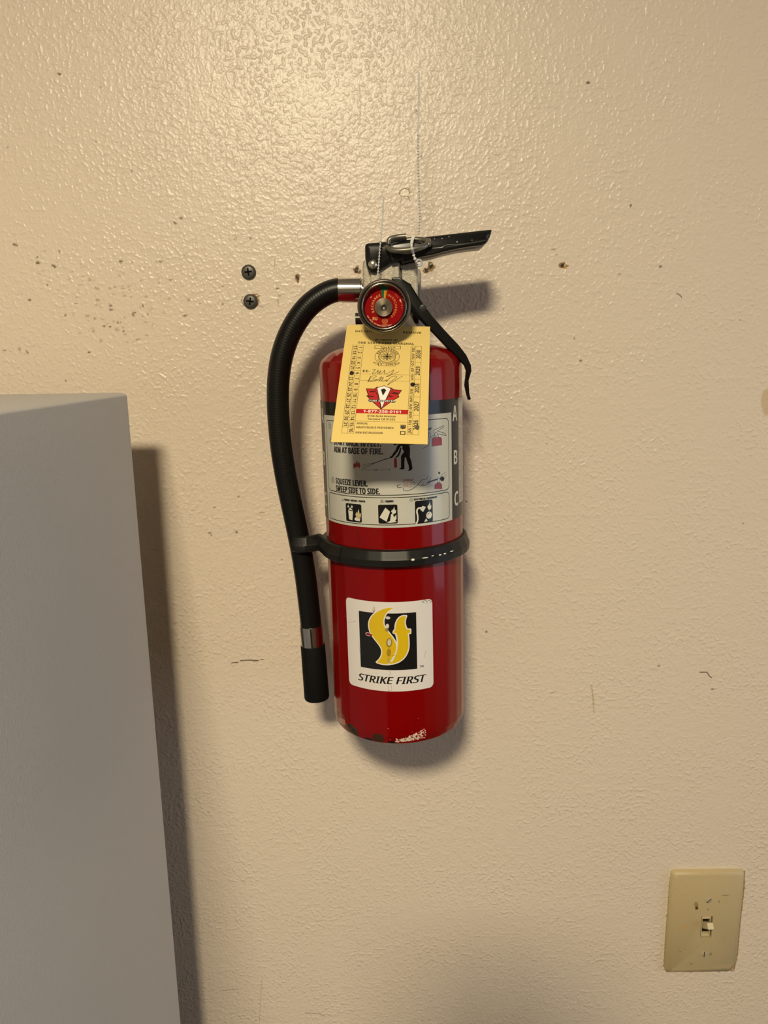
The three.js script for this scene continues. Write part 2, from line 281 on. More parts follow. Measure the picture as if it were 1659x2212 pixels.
  const red = new THREE.MeshPhysicalMaterial({ map: paint, roughness: 0.3, specularIntensity: 0.35, clearcoat: 0.3, clearcoatRoughness: 0.06 });
  part('cylinder', creased(ng, 0.5), red, ext);
}
function patch(s0, s1, y0, y1, r, n, rows, corner = 0, wrapR = R) {       // a label lying on the cylinder
  const P = [], U = [], I = [], ys = [];
  for (let j = 0; j <= rows; j++) ys.push(y0 + (y1 - y0) * (corner ? (1 - Math.cos(Math.PI * j / rows)) / 2 : j / rows));
  for (const y of ys) {
    const e = Math.min(y - y0, y1 - y), inset = corner && e < corner ? corner - Math.sqrt(corner * corner - (corner - e) ** 2) : 0;
    for (let i = 0; i <= n; i++) { const s = lerp(s0 + inset, s1 - inset, i / n), a = s / wrapR; P.push(Math.sin(a) * r, y, Math.cos(a) * r); U.push((s - s0) / (s1 - s0), (y - y0) / (y1 - y0)); }
  }
  for (let j = 0; j < rows; j++) for (let i = 0; i < n; i++) { const a = j * (n + 1) + i, b = a + n + 1; I.push(a, a + 1, b, b, a + 1, b + 1); }
  const g = new THREE.BufferGeometry(); g.setAttribute('position', new THREE.Float32BufferAttribute(P, 3)); g.setAttribute('uv', new THREE.Float32BufferAttribute(U, 2)); g.setIndex(I); g.computeVertexNormals(); return g;
}
{
  // instruction label
  const c0 = onCylinder(706, 1015)[0], c1 = onCylinder(974.5, 920)[0], yT = onCylinder(960, 863)[1], yB = onCylinder(840, 1140)[1];
  const mid = (c0 + c1) / 2, s0 = mid - 0.098, s1 = mid + 0.098, CW = 2048, k = CW / (s1 - s0), CH = Math.round((yT - yB) * k);
  const tex = canvasTexture(CW, CH, (c) => {
    const m = (px, py) => { const [s, y] = onCylinder(px, py, R + 0.0003); return [(s - s0) * k, (yT - y) * k]; };
    const ink = 'rgb(22,20,19)', red = 'rgb(150,42,44)', K = k * 0.000335;       // K: texels per photo pixel
    c.fillStyle = 'rgb(17,16,15)'; c.fillRect(0, 0, CW, CH);
    const x0 = (c0 - s0) * k, x1 = (c1 - s0) * k, pT = m(840, 912)[1] - 2, right = m(972.6, 891)[1];
    const top = right;
    c.fillStyle = 'rgb(196,193,182)'; c.fillRect(x0, top, x1 - x0, CH - top);
    for (let i = 0; i < 900; i++) { c.fillStyle = `rgba(${rnd() < 0.5 ? '255,255,250' : '120,118,108'},${rr(0.03, 0.10)})`; c.fillRect(rr(x0, x1 - 150), rr(top, CH), rr(40, 150), 1.3); }
    // frames
    c.strokeStyle = ink; c.lineWidth = 2.6 * K / 1.7;
    const f0 = m(...Z3(338, 400))[0] , fl = x0 + (m(...Z3(362, 850))[0] - m(...Z3(350, 850))[0]) * 0.9 + 8, fr = x1 - (fl - x0), yM1 = m(...Z3(860, 750))[1], yM2 = m(...Z3(860, 771))[1], yE = m(...Z3(900, 1003))[1], yS = top + (fl - x0);
    const rrect = (a, b, cc, d, r) => { c.beginPath(); c.moveTo(a + r, b); c.arcTo(cc, b, cc, d, r); c.arcTo(cc, d, a, d, r); c.arcTo(a, d, a, b, r); c.arcTo(a, b, cc, b, r); c.closePath(); };
    rrect(fl, yS, fr, yM1, 34); c.stroke(); rrect(fl, yM2, fr, yE, 34); c.stroke();
    // words
    const ky = (m(840, 1020)[1] - m(840, 1000)[1]) / 20;                    // texels per photo pixel, upwards
    const words = (s, a, b, cap, heavy) => { const p = m(...a), q = m(...b); c.fillStyle = ink; const y = (p[1] + q[1]) / 2; for (const d of heavy ? [-1.6, 0, 1.6] : [0]) fit(c, s, p[0] + d, q[0] + d, y, cap * ky); };
    words('START BACK 10 FEET.', Z3(402, 322), Z3(806, 328), 13, true);
    words('AIM AT BASE OF FIRE.', Z3(404, 390), Z3(820, 393), 13.2, true);
    words('SQUEEZE LEVER.', Z3(418, 657), Z3(690, 667), 13.2, true);
    words('SWEEP SIDE TO SIDE.', Z3(420, 722), Z3(797, 733), 13.2, true);
    for (const [n, p] of [['1', Z3(366, 156)], ['2', Z3(376, 283)], ['3', Z3(393, 620)]]) { const [x, y] = m(...p); c.lineWidth = 3; c.beginPath(); c.ellipse(x, y, 20, 24, 0, 0, 7); c.strokeStyle = ink; c.stroke(); c.fillStyle = ink; fit(c, n, x - 8, x + 8, y + 14, 28); }
    words('TRASH • WOOD • PAPER', Z3(490, 798), Z3(668, 808), 4.6, true); words('LIQUIDS', Z3(835, 810), Z3(910, 810), 4.6, true); words('ELECTRICAL EQUIPMENT', Z3(1082, 797), Z3(1280, 770), 4.6, true);
    const stroke = (pts, w, color = ink, close = false) => { pathOf(c, pts.map((p) => m(...p)), close); c.strokeStyle = color; c.lineWidth = w; c.lineJoin = c.lineCap = 'round'; c.stroke(); };
    const fill = (pts, color = ink) => { pathOf(c, pts.map((p) => m(...p))); c.fillStyle = color; c.fill(); };
    stroke([Z3(470, 795), Z3(478, 777), Z3(486, 796)], 2, ink, true);
    { const [x, y] = m(...Z3(811, 802)); c.lineWidth = 2; c.strokeRect(x - 10, y - 9, 20, 18); fit(c, 'B', x - 5, x + 5, y + 6, 12); }
    { const [x, y] = m(...Z3(1059, 790)); c.beginPath(); c.arc(x, y, 11, 0, 7); c.stroke(); fit(c, 'C', x - 5, x + 5, y + 6, 12); }
    // person with extinguisher
    fill([[940, 440], [860, 440], [790, 440], [680, 440], [600, 450], [560, 545], [520, 600], [500, 635], [460, 665], [480, 680], [520, 660], [570, 600], [600, 560], [640, 480]].map((p) => Z9(...p)));
    fill([[680, 430], [770, 430], [795, 510], [795, 590], [790, 650], [815, 720], [830, 800], [835, 850], [800, 880], [755, 882], [780, 860], [775, 800], [745, 720], [728, 660], [710, 665], [705, 740], [705, 850], [680, 858], [615, 858], [650, 830], [650, 720], [650, 640], [700, 570], [670, 520]].map((p) => Z9(...p)));
    fill([[655, 520], [640, 590], [610, 650], [575, 670], [545, 672], [580, 640], [610, 590], [640, 500]].map((p) => Z9(...p)));
    fill([[515, 430], [600, 425], [590, 450], [550, 468], [525, 450]].map((p) => Z9(...p)));
    fill([[537, 680], [578, 680], [585, 825], [540, 830]].map((p) => Z9(...p)), red);
    stroke([Z9(460, 672), Z9(300, 725), Z9(180, 770)], 5); for (const d of [-30, 0, 35]) stroke([Z9(200, 765 + d * 0.4), Z9(25, 815 + d)], 2);
    stroke([Z9(10, 868), Z9(180, 868)], 2); stroke([Z9(285, 866), Z9(465, 864)], 2); stroke([Z9(465, 848), Z9(465, 882)], 2); stroke([Z9(12, 850), Z9(12, 884)], 2); words('3 M', Z9(195, 880), Z9(270, 880), 3.6);
    const flame = (pts, color) => fill(pts, color);
    flame([Z3(570, 525), Z3(566, 490), Z3(580, 470), Z3(588, 485), Z3(598, 447), Z3(606, 480), Z3(618, 465), Z3(627, 500), Z3(622, 522), Z3(605, 500), Z3(598, 520), Z3(590, 505)], red);
    // pull-pin drawing
    fill([[1150, 485], [1150, 365], [1170, 340], [1290, 335], [1308, 360], [1310, 465]].map((p) => Z9(...p)), red); stroke([[1150, 485], [1150, 365], [1175, 340], [1290, 335], [1308, 360], [1310, 465]].map((p) => Z9(...p)), 3);
    stroke([Z9(1190, 330), Z9(1180, 220), Z9(1340, 145), Z9(1340, 170), Z9(1240, 235), Z9(1370, 275), Z9(1385, 310), Z9(1250, 280), Z9(1260, 330)], 3.4); { const [x, y] = m(...Z9(1217, 288)); c.beginPath(); c.ellipse(x, y, 12, 17, 0, 0, 7); c.stroke(); }
    stroke([Z9(1185, 300), Z9(1130, 340)], 4); stroke([Z9(1130, 340), Z9(1125, 270), Z9(1100, 260), Z9(1095, 320), Z9(1120, 380), Z9(1100, 470), Z9(1005, 518)], 3); fill([Z9(1085, 200), Z9(1140, 170), Z9(1145, 200), Z9(1095, 228)]);
    // sweeping drawing
    fill([[1195, 1178], [1197, 1110], [1230, 1085], [1250, 1065], [1265, 1068], [1300, 1095], [1312, 1120], [1312, 1178]].map((p) => Z9(...p)), red); stroke([[1195, 1178], [1197, 1110], [1240, 1080], [1240, 1000], [1270, 1000], [1270, 1072], [1305, 1100], [1312, 1178]].map((p) => Z9(...p)), 3);
    stroke([Z9(1085, 1078), Z9(1140, 1050), Z9(1235, 1020)], 11); stroke([Z9(1290, 990), Z9(1320, 940), Z9(1380, 900)], 2.4); stroke([Z9(1390, 940), Z9(1350, 1005)], 2.4); fill([[1285, 990], [1330, 970], [1355, 1010], [1340, 1045], [1300, 1050], [1280, 1020]].map((p) => Z9(...p))); fill([Z9(1258, 900), Z9(1280, 900), Z9(1288, 922), Z9(1268, 940), Z9(1250, 922)]);
    stroke([Z9(1095, 960), Z9(1070, 1010), Z9(990, 1030), Z9(935, 1090), Z9(900, 1110)], 3); stroke([Z9(935, 1100), Z9(965, 1130), Z9(1050, 1120), Z9(1140, 990)], 3); for (const x of [970, 990, 1010]) stroke([Z9(x, 1090), Z9(x + 12, 1125)], 2.4);
    stroke([Z9(935, 1105), Z9(830, 1180), Z9(760, 1210), Z9(690, 1205), Z9(690, 1165)], 3.4); stroke([Z9(660, 1150), Z9(600, 1160), Z9(585, 1125), Z9(640, 1105)], 3.4); stroke([Z9(835, 1080), Z9(870, 1070), Z9(880, 1100), Z9(840, 1110)], 3);
    for (let i = 0; i < 70; i++) { const p = m(...Z9(rr(680, 830), rr(1060, 1150))); c.fillStyle = 'rgba(150,50,45,0.6)'; c.fillRect(p[0], p[1], 5, 2.4); }
    for (let x = 685; x < 830; x += 24) stroke([Z9(x, 1050), Z9(x + 10, 1015), Z9(x + 18, 1048)], 2.6, 'rgb(160,56,48)');
    // three pictograms
    const pic = (a, b, draw) => { const p = m(...a), q = m(...b), w = q[0] - p[0], h = q[1] - p[1]; c.save(); c.translate(...p); c.scale(w / 100, h / 120); c.fillStyle = 'rgb(14,13,12)'; rrect(0, 0, 100, 120, 9); c.fill(); c.fillStyle = c.strokeStyle = 'rgb(214,210,196)'; draw(); c.restore(); };
    const P = (...pts) => { pathOf(c, pts); c.fill(); };
    const fl1 = (x, y, s) => P([x, y], [x - 9 * s, y - 16 * s], [x - 3 * s, y - 30 * s], [x - 2 * s, y - 20 * s], [x + 5 * s, y - 42 * s], [x + 8 * s, y - 20 * s], [x + 13 * s, y - 26 * s], [x + 12 * s, y - 8 * s]);
    pic(Z3(502, 815), Z3(640, 984), () => { P([16, 46], [48, 50], [42, 110], [20, 106]); P([16, 42], [30, 26], [48, 44]); fl1(16, 30, 0.55); fl1(40, 30, 0.6); c.fillStyle = 'rgb(196,178,132)'; fl1(76, 96, 1.6); c.fillStyle = 'rgb(214,210,196)'; P([54, 100], [66, 84], [78, 96], [92, 88], [88, 112], [62, 110]); });
    pic(Z3(777, 830), Z3(945, 990), () => { P([6, 80], [38, 18], [62, 44], [42, 108]); fl1(78, 62, 1.2); P([40, 112], [60, 104], [66, 62], [74, 54], [82, 80], [94, 62], [94, 92], [86, 104], [98, 110], [60, 116]); });
    pic(Z3(1090, 800), Z3(1243, 975), () => { c.lineWidth = 9; c.beginPath(); c.moveTo(6, 118); c.quadraticCurveTo(20, 100, 10, 60); c.quadraticCurveTo(8, 32, 36, 40); c.stroke(); P([28, 48], [40, 28], [60, 36], [44, 62]); c.beginPath(); c.ellipse(78, 82, 17, 19, 0, 0, 7); c.fill(); fl1(78, 56, 1.1); P([48, 116], [60, 96], [70, 112]); c.strokeStyle = 'rgb(14,13,12)'; c.lineWidth = 3; pathOf(c, [[70, 76], [80, 70]], false); c.stroke(); });
    // big class letters at both sides
    c.fillStyle = 'rgb(214,208,194)';
    for (const [ch, x, y, h] of [['A', 982.2, 910, 33], ['B', 983.5, 1004, 31], ['C', 985.3, 1094, 31]]) {
      const a = m(x - 4.8, y), b = m(x + 4.8, y), hh = m(x, y)[1] - m(x, y - h)[1]; fit(c, ch, a[0], b[0], a[1], hh);
      fit(c, ch, CW - b[0] - (CW - x0 - x1), CW - a[0] - (CW - x0 - x1), a[1], hh);
    }
    // data strips beyond the letters
    const sx = m(990.4, 950)[0], st = m(992, 857)[1], sb = m(993, 1086)[1];
    for (const [a, b] of [[sx, CW], [0, x0 + x1 - sx]]) {
      c.fillStyle = 'rgb(186,182,168)'; c.fillRect(a, st, b - a, sb - st); c.strokeStyle = 'rgb(110,106,96)'; c.fillStyle = 'rgb(104,100,92)'; c.lineWidth = 2;
      for (let y = st + 18; y < sb - 10; y += 13) { if (y > st + 40 && y < st + 150 && a > 100) continue; let x = a + 14; while (x < b - 14) { const w = rr(8, 26); if (rnd() < 0.86) c.fillRect(x, y, w, 6); x += w + rr(4, 8); } }
      c.strokeRect(a + 6, (st + sb) / 2, b - a - 12, (sb - st) / 5); c.strokeRect(a + 6, st + 4, b - a - 12, sb - st - 8);
    }
  });
  part('instruction_label', patch(s0, s1, yB, yT, R + 0.0003, 72, 4), new THREE.MeshPhysicalMaterial({ map: tex, roughness: 0.36, specularIntensity: 0.6, clearcoat: 0.2, clearcoatRoughness: 0.1 }), ext, 'silver and black printed instruction label with letters A, B and C');
}
{
  // maker's sticker
  const s0 = onCylinder(...Z4(572, 620))[0], s1 = onCylinder(...Z4(1261, 620))[0], yT = onCylinder(...Z4(880, 303))[1], yB = onCylinder(...Z4(930, 1030))[1];
  const CW = 1024, k = CW / (s1 - s0), CH = Math.round((yT - yB) * k);
  const tex = canvasTexture(CW, CH, (c) => {
    const m = (x, y) => { const [s, h] = onCylinder(...Z4(x, y), R + 0.0003); return [(s - s0) * k, (yT - h) * k]; };
    const S = k * 0.00009;                                               // texels per zoomed pixel
    c.fillStyle = 'rgb(224,217,214)'; c.fillRect(0, 0, CW, CH);
    const a = m(670, 600), b = m(1130, 600), t = m(800, 392)[1], u = m(900, 858)[1];
    c.fillStyle = 'rgb(12,11,11)'; c.fillRect(a[0], t, b[0] - a[0], u - t);
    const curve = (start, segs) => { c.beginPath(); c.moveTo(...m(...start)); for (const q of segs) c.bezierCurveTo(...m(q[0], q[1]), ...m(q[2], q[3]), ...m(q[4], q[5])); c.closePath(); };
    const sPath = () => curve([945, 352], [[860, 338, 748, 400, 745, 485], [742, 590, 862, 640, 852, 718], [848, 755, 828, 778, 808, 793], [840, 806, 880, 812, 915, 808], [950, 780, 975, 720, 962, 650], [950, 590, 880, 540, 864, 490], [850, 430, 885, 370, 945, 352]]);
    const fPath = () => curve([1045, 418], [[985, 408, 955, 470, 960, 528], [955, 530, 945, 540, 944, 552], [950, 556, 958, 556, 966, 556], [990, 620, 985, 720, 900, 806], [1000, 806, 1068, 740, 1064, 640], [1064, 600, 1060, 575, 1058, 556], [1066, 556, 1070, 556, 1078, 556], [1078, 545, 1078, 538, 1078, 528], [1068, 528, 1060, 528, 1052, 528], [1026, 490, 1030, 450, 1045, 418]]);
    c.strokeStyle = 'rgb(228,222,214)'; c.lineWidth = 20 * S; c.lineJoin = 'round'; sPath(); c.stroke(); fPath(); c.stroke();
    c.fillStyle = 'rgb(216,180,14)'; sPath(); c.fill(); c.strokeStyle = 'rgb(228,222,214)'; c.lineWidth = 9 * S; fPath(); c.stroke(); fPath(); c.fill(); c.lineWidth = 11 * S; c.beginPath(); c.moveTo(...m(958, 560)); c.bezierCurveTo(...m(985, 630), ...m(975, 720), ...m(925, 790)); c.stroke();
    c.fillStyle = 'rgb(14,13,13)';
    const p = m(655, 950), q = m(1192, 955);
    c.save(); c.font = 'italic 100px sans-serif'; const w = c.measureText('STRIKE FIRST').width; c.translate(p[0], (m(900, 968)[1] + m(660, 940)[1]) / 2); c.scale((q[0] - p[0]) / w, 60 * S / 72 * 1.06); for (const d of [-3.2, -1, 1, 3.2]) c.fillText('STRIKE FIRST', d, 0); c.restore();
    { const x = m(1155, 838), y = m(1188, 838); fit(c, 'TM', x[0], y[0], x[1], 18 * S); }
    // wear
    const blob = (x, y, rx, ry, col) => { c.fillStyle = col; c.beginPath(); c.ellipse(...m(x, y), rx * S, ry * S, 0.1, 0, 7); c.fill(); };
    blob(897, 432, 20, 13, 'rgb(206,202,196)'); blob(893, 500, 14, 22, 'rgb(214,208,200)'); blob(890, 530, 16, 16, 'rgba(130,106,60,0.7)');
    blob(908, 635, 25, 42, 'rgb(150,122,38)'); blob(909, 632, 15, 30, 'rgb(204,196,176)'); blob(905, 715, 18, 36, 'rgba(150,112,20,0.75)'); blob(903, 775, 12, 30, 'rgba(178,156,96,0.7)');
    blob(740, 566, 28, 16, 'rgb(214,205,200)'); blob(740, 566, 24, 12, 'rgb(128,22,26)'); blob(752, 570, 22, 10, 'rgb(128,22,26)');
    blob(784, 366, 9, 26, 'rgba(140,120,96,0.8)'); blob(784, 360, 5, 16, 'rgb(226,220,212)');
    c.strokeStyle = 'rgba(80,70,60,0.8)'; c.lineWidth = 5 * S; for (let i = 0; i < 12; i++) { const x = rr(1140, 1245), y = rr(288, 308); pathOf(c, [m(x, y), m(x + rr(4, 14), y + rr(-5, 5))], false); c.stroke(); }
    c.lineWidth = 2.4 * S; for (const l of [[[570, 470], [640, 460]], [[660, 630], [672, 720]], [[1190, 760], [1205, 700]], [[920, 742], [960, 736]], [[800, 880], [812, 886]], [[905, 985], [900, 1022], [930, 1022], [926, 984]], [[905, 870], [920, 875], [914, 900], [902, 890]]]) { pathOf(c, l.map((v) => m(...v)), false); c.strokeStyle = 'rgba(110,96,80,0.7)'; c.stroke(); }
    for (let i = 0; i < 40; i++) { const v = m(rr(560, 1260), rr(300, 1000)); c.fillStyle = `rgba(110,96,80,${rr(0.1, 0.35)})`; c.fillRect(v[0], v[1], rr(2, 7), rr(2, 6)); }
  });
  part('maker_label', patch(s0, s1, yB, yT, R + 0.0004, 40, 28, 0.0035), new THREE.MeshPhysicalMaterial({ map: tex, roughness: 0.4, clearcoat: 0.3, clearcoatRoughness: 0.25 }), ext, 'white sticker with a yellow flame emblem on a black square');
}
{
  // neck, valve and collar
  const yD = yShoulder + 0.0165, xN = 0, yC = loc(835, 686, 0).y;
  part('neck', lathe([[0.019, yD - 0.004], [0.019, yD + 0.004], [0.0165, yD + 0.006], [0.0165, yC - 0.008], [0.02, yC - 0.007], [0.02, yC + 0.007], [0.0165, yC + 0.008]], 40), castMetal, ext);
  const l = loc(768, 690, 0.004), r = loc(903, 683, 0.004);
  part('valve_collar', [new THREE.CylinderGeometry(0.0042, 0.0042, r.x - l.x, 24).rotateZ(Math.PI / 2).translate((l.x + r.x) / 2, (l.y + r.y) / 2, 0.004), new THREE.CylinderGeometry(0.0056, 0.0056, 0.014, 24).rotateZ(Math.PI / 2).translate(r.x - 0.007, r.y, 0.004)], std([0.06, 0.054, 0.046], 0.32, 0.8), ext);
  const pts = [[784, 712], [783, 575], [785, 563], [790, 558], [830, 552], [862, 556], [866, 562], [867, 640], [868, 712]].map((p) => loc(...p, 0.006));
  const cheek = [[800, 712], [800, 590], [806, 575], [860, 562], [863, 566], [863, 712]].map((p) => loc(...p, 0.014));
  part('valve_body', [slab(outline(pts), -0.014, 0.006, 0.0018), slab(outline(cheek), 0.0, 0.0105, 0.0012)], castMetal, ext);
}
{
  // operating lever above
  const o = [[228, 290], [236, 268], [262, 256], [460, 240], [620, 216], [780, 200], [1000, 174], [1300, 140], [1524, 115], [1534, 122], [1520, 178], [1490, 240], [1440, 284], [1300, 300], [1150, 325], [1040, 350], [930, 382], [820, 402], [720, 436], [612, 464], [590, 432], [490, 465], [440, 500], [372, 542], [330, 563], [288, 556], [256, 520], [240, 470], [230, 400]].map((p) => loc(...Q2(...p), 0.016));
  const lever = part('operating_lever', creased(slab(outline(o), -0.014, 0.016, 0.0034, 5), 0.7), blackMetal, ext, 'black squeeze lever with paint chips');
  const lip = [[460, 300], [520, 262], [700, 236], [800, 250], [880, 300], [1010, 290], [1060, 262], [1300, 240], [1500, 210], [1470, 262], [1430, 282], [1300, 296], [1150, 322], [1040, 347], [930, 378], [820, 398], [720, 430], [620, 456], [600, 424], [500, 452]].map((p) => loc(...Q2(...p), 0.018));
  part('lever_lip', creased(slab(outline(lip), 0.012, 0.0178, 0.0014, 3), 0.7), blackMetal, lever);
  for (const [x, y, r] of [[940, 216, 0.0005], [1018, 216, 0.0006], [1090, 197, 0.0005], [1172, 250, 0.0008], [1325, 232, 0.0005]]) { const q = loc(...Q2(x, y), 0.016); part('paint_chip', new THREE.SphereGeometry(r, 8, 5).scale(1, 0.8, 0.25).translate(q.x, q.y, 0.0161), castMetal, lever); }
  const c = loc(...Q2(310, 473), 0.018);
  part('rivet', new THREE.SphereGeometry(0.0033, 24, 12, 0, Math.PI * 2, 0, Math.PI / 2).rotateX(Math.PI / 2).scale(1, 1, 0.7).translate(c.x, c.y, 0.0155), std([0.7, 0.66, 0.58], 0.28, 1), lever);
}
{
  // carrying handle hanging down at the right
  const a = [[500, 632], [512, 614], [548, 606], [590, 612], [640, 645], [700, 680], [716, 712]].map((p) => Q2(...p));
  const b = [[1060, 640], [1130, 735], [1215, 830], [1300, 920], [1350, 985], [1380, 1050], [1384, 1090], [1372, 1130], [1360, 1175], [1366, 1225], [1380, 1272], [1372, 1280], [1362, 1278], [1350, 1235], [1340, 1185], [1346, 1130], [1350, 1090], [1338, 1055], [1290, 1005], [1210, 925], [1130, 840], [1050, 760], [985, 700], [940, 640], [900, 560], [880, 520]].map((p) => Q1(...p));
  const pts = [...a, ...b].map(([x, y]) => loc(x, y, 0.02));
  const h = part('carry_handle', creased(slab(outline(pts), 0.0125, 0.02, 0.0012, 3), 0.7), std([0.004, 0.004, 0.004], 0.32, 0, { specularIntensity: 0.45 }), ext, 'black carrying handle bent downwards at the right');
  const c = loc(...Q2(822, 928), 0.0205);
  part('rivet', latheZ([[0, 0.0003], [0.0022, 0.0003], [0.0027, 0]], 20).translate(c.x, c.y, 0.0198), std([0.05, 0.048, 0.045], 0.3, 0.6), h);
}
{
  // pull pin with ring round the lever
  const l = loc(838, 531, 0.024), r = loc(925, 523, 0.024), cx = (l.x + r.x) / 2, cy = (l.y + r.y) / 2, rad = (r.x - l.x) / 2;
  const ring = [];
  for (let i = 0; i <= 48; i++) { const t = i / 48 * Math.PI * 2; ring.push(V(cx + Math.cos(t) * rad, cy + 0.0012 * Math.cos(t) + Math.sin(t) * 0.0042, 0.019 + 0.0062 * -Math.sin(t))); }
  const steel = std([0.20, 0.19, 0.165], 0.4, 0.8);
  const pin = loc(876, 515, 0.02), pr = loc(878, 521, 0.016);
  const p = part('pull_pin', new THREE.TubeGeometry(new THREE.CatmullRomCurve3(ring, true), 96, 0.0020, 12, true), steel, ext, 'grey steel pull pin with its ring');
  const s = loc(839, 522, 0.016), m = loc(858, 513, 0.016), e = loc(877, 511, 0.016);
  part('pin_shank', tube([V(s.x, s.y - 0.002, 0.0185), V(s.x + 0.001, s.y + 0.001, 0.0185), V(m.x, m.y, 0.0175), V(e.x, e.y, 0.0175)], 0.0019, 30, 12), steel, p);
}
{
  // pressure gauge
  const zf = 0.060, c = loc(829.5, 661.5, zf), rg = 0.0176 * 1.015;
  const gauge = new THREE.Group(); gauge.name = 'pressure_gauge'; gauge.userData.label = 'round red pressure gauge with a chrome bezel'; gauge.position.set(c.x, c.y, 0); gauge.rotation.z = -TILT; ext.add(gauge);
  const k = rg / 57;
  part('gauge_case', latheZ([[0, zf - 0.012], [0.006, zf - 0.012], [0.006, zf - 0.05], [0.009, zf - 0.05], [0.009, zf - 0.02], [50 * k, zf - 0.014], [55 * k, zf - 0.012], [57 * k, zf - 0.009], [57.5 * k, zf - 0.004], [57 * k, zf - 0.002], [54.5 * k, zf - 0.0006], [52 * k, zf], [50.5 * k, zf - 0.0008], [49.5 * k, zf - 0.0016], [48.5 * k, zf - 0.0012], [47 * k, zf - 0.0006], [45.5 * k, zf - 0.0014], [42.5 * k, zf - 0.003], [42.5 * k, zf - 0.0062], [0, zf - 0.0062]], 96), std([0.115, 0.10, 0.085], 0.22, 0.9), gauge);
  part('bezel_ring', new THREE.TorusGeometry(47 * k, 0.0006, 10, 96).translate(0, 0, zf - 0.0004), std([0.34, 0.31, 0.27], 0.16, 1), gauge);
  const N = 768, dial = canvasTexture(N, N, (g) => {
    const C = N / 2, P = C / 42.3;
    g.fillStyle = 'rgb(142,6,10)'; g.fillRect(0, 0, N, N);
    const wedge = (a, b, r0, r1, col) => { g.beginPath(); g.arc(C, C, r1 * P, a, b); g.arc(C, C, r0 * P, b, a, true); g.closePath(); g.fillStyle = col; g.fill(); };
    const d = Math.PI / 180, up = -90 * d;
    wedge(up - 11 * d, up + 13 * d, 16, 44.5, 'rgb(30,98,58)');
    wedge(up + 1 * d, up + 11 * d, 18, 34, 'rgb(206,130,24)');
    g.strokeStyle = 'rgb(216,190,60)'; g.lineWidth = 7; g.beginPath(); g.moveTo(C + 2, C - 16 * P); g.lineTo(C + 10, C - 33 * P); g.stroke();
    const arc = (s, r, a0, a1, size, inward, col) => {
      g.fillStyle = col; g.font = `bold ${size}px sans-serif`; g.textAlign = 'center'; g.textBaseline = 'middle'; const n = s.length;
      for (let i = 0; i < n; i++) { const a = lerp(a0, a1, n > 1 ? i / (n - 1) : 0.5) * d; g.save(); g.translate(C + Math.cos(a) * r * P, C + Math.sin(a) * r * P); g.rotate(a + (inward ? -90 : 90) * d); g.fillText(s[i], 0, 0); g.restore(); }
    };
    arc('RECHARGE', 25.5, -203, -112, 66, false, 'rgb(214,156,104)');
    arc('OVERCHARGED', 26, -66, 50, 64, false, 'rgb(208,136,74)');
    arc('195', 35, -46, -33, 42, false, 'rgb(190,120,90)'); arc('PSI', 38.5, -12, 4, 40, false, 'rgb(206,150,120)'); wedge(-24 * d, -16 * d, 36, 39, 'rgb(226,190,160)');
    wedge(-148 * d, -140 * d, 33, 36, 'rgb(190,110,90)'); arc('0', 38, -138, -138, 40, false, 'rgb(190,110,90)');
    arc('USE WITH EXTINGUISHERS ONLY', 40.5, 152, 68, 34, true, 'rgb(226,190,160)');
    g.fillStyle = 'rgb(226,180,110)'; g.save(); g.translate(C - 20.5 * P, C + 24.5 * P); g.scale(-1, 1); g.font = 'bold 80px sans-serif'; g.textAlign = 'center'; g.textBaseline = 'middle'; g.fillText('R', 24, 0); g.scale(-1, 1); g.fillText('U', 28, 4); g.restore();
    g.strokeStyle = 'rgb(224,150,100)'; g.lineWidth = 6; for (const r of [6, 4, 2]) { g.beginPath(); g.arc(C + 1.5 * P, C + 30 * P, r * P, 0, 7); g.stroke(); } g.fillStyle = g.strokeStyle; g.fillRect(C - 5 * P, C + 37 * P, 13 * P, 7);
  });
  const disc = new THREE.CircleGeometry(42.3 * k, 64);
  part('dial', latheZ([[0, 0.0], [42.3 * k, 0.0]], 64).translate(0, 0, zf - 0.0061), darkChrome, gauge);
  part('dial_face', disc.translate(0, 0, zf - 0.0057), new THREE.MeshPhysicalMaterial({ map: dial, roughness: 0.7, specularIntensity: 0.15 }), gauge, 'red printed dial face with a green zone at the top');
  const coil = [[0, 0.0030]]; for (let i = 0; i < 7; i++) { const a = 6 + i * 1.9; coil.push([a * k, 0.0026], [(a + 0.6) * k, 0.0031], [(a + 1.3) * k, 0.0031], [(a + 1.85) * k, 0.0026]); } coil.push([19.4 * k, 0.002], [19.4 * k, 0]);
  part('coil', latheZ(coil, 64).translate(-1 * k, -1.5 * k, zf - 0.0057), std([0.42, 0.37, 0.29], 0.3, 0.9), gauge);
  part('hub', latheZ([[0, 0.0036], [3.4 * k, 0.0036], [4.4 * k, 0.0042], [6 * k, 0.004], [6.4 * k, 0.0024]], 40).translate(-1 * k, -1.5 * k, zf - 0.0057), std([0.13, 0.11, 0.09], 0.3, 0.9), gauge);
  part('lens', latheZ([[0, -0.0006], [42.4 * k, -0.0014], [42.4 * k, -0.0018], [0, -0.001]], 64).translate(0, 0, zf), std([1, 1, 1], 0.03, 0, { transmission: 1, thickness: 0, ior: 1.14 }), gauge);
}
let hoseAxis;
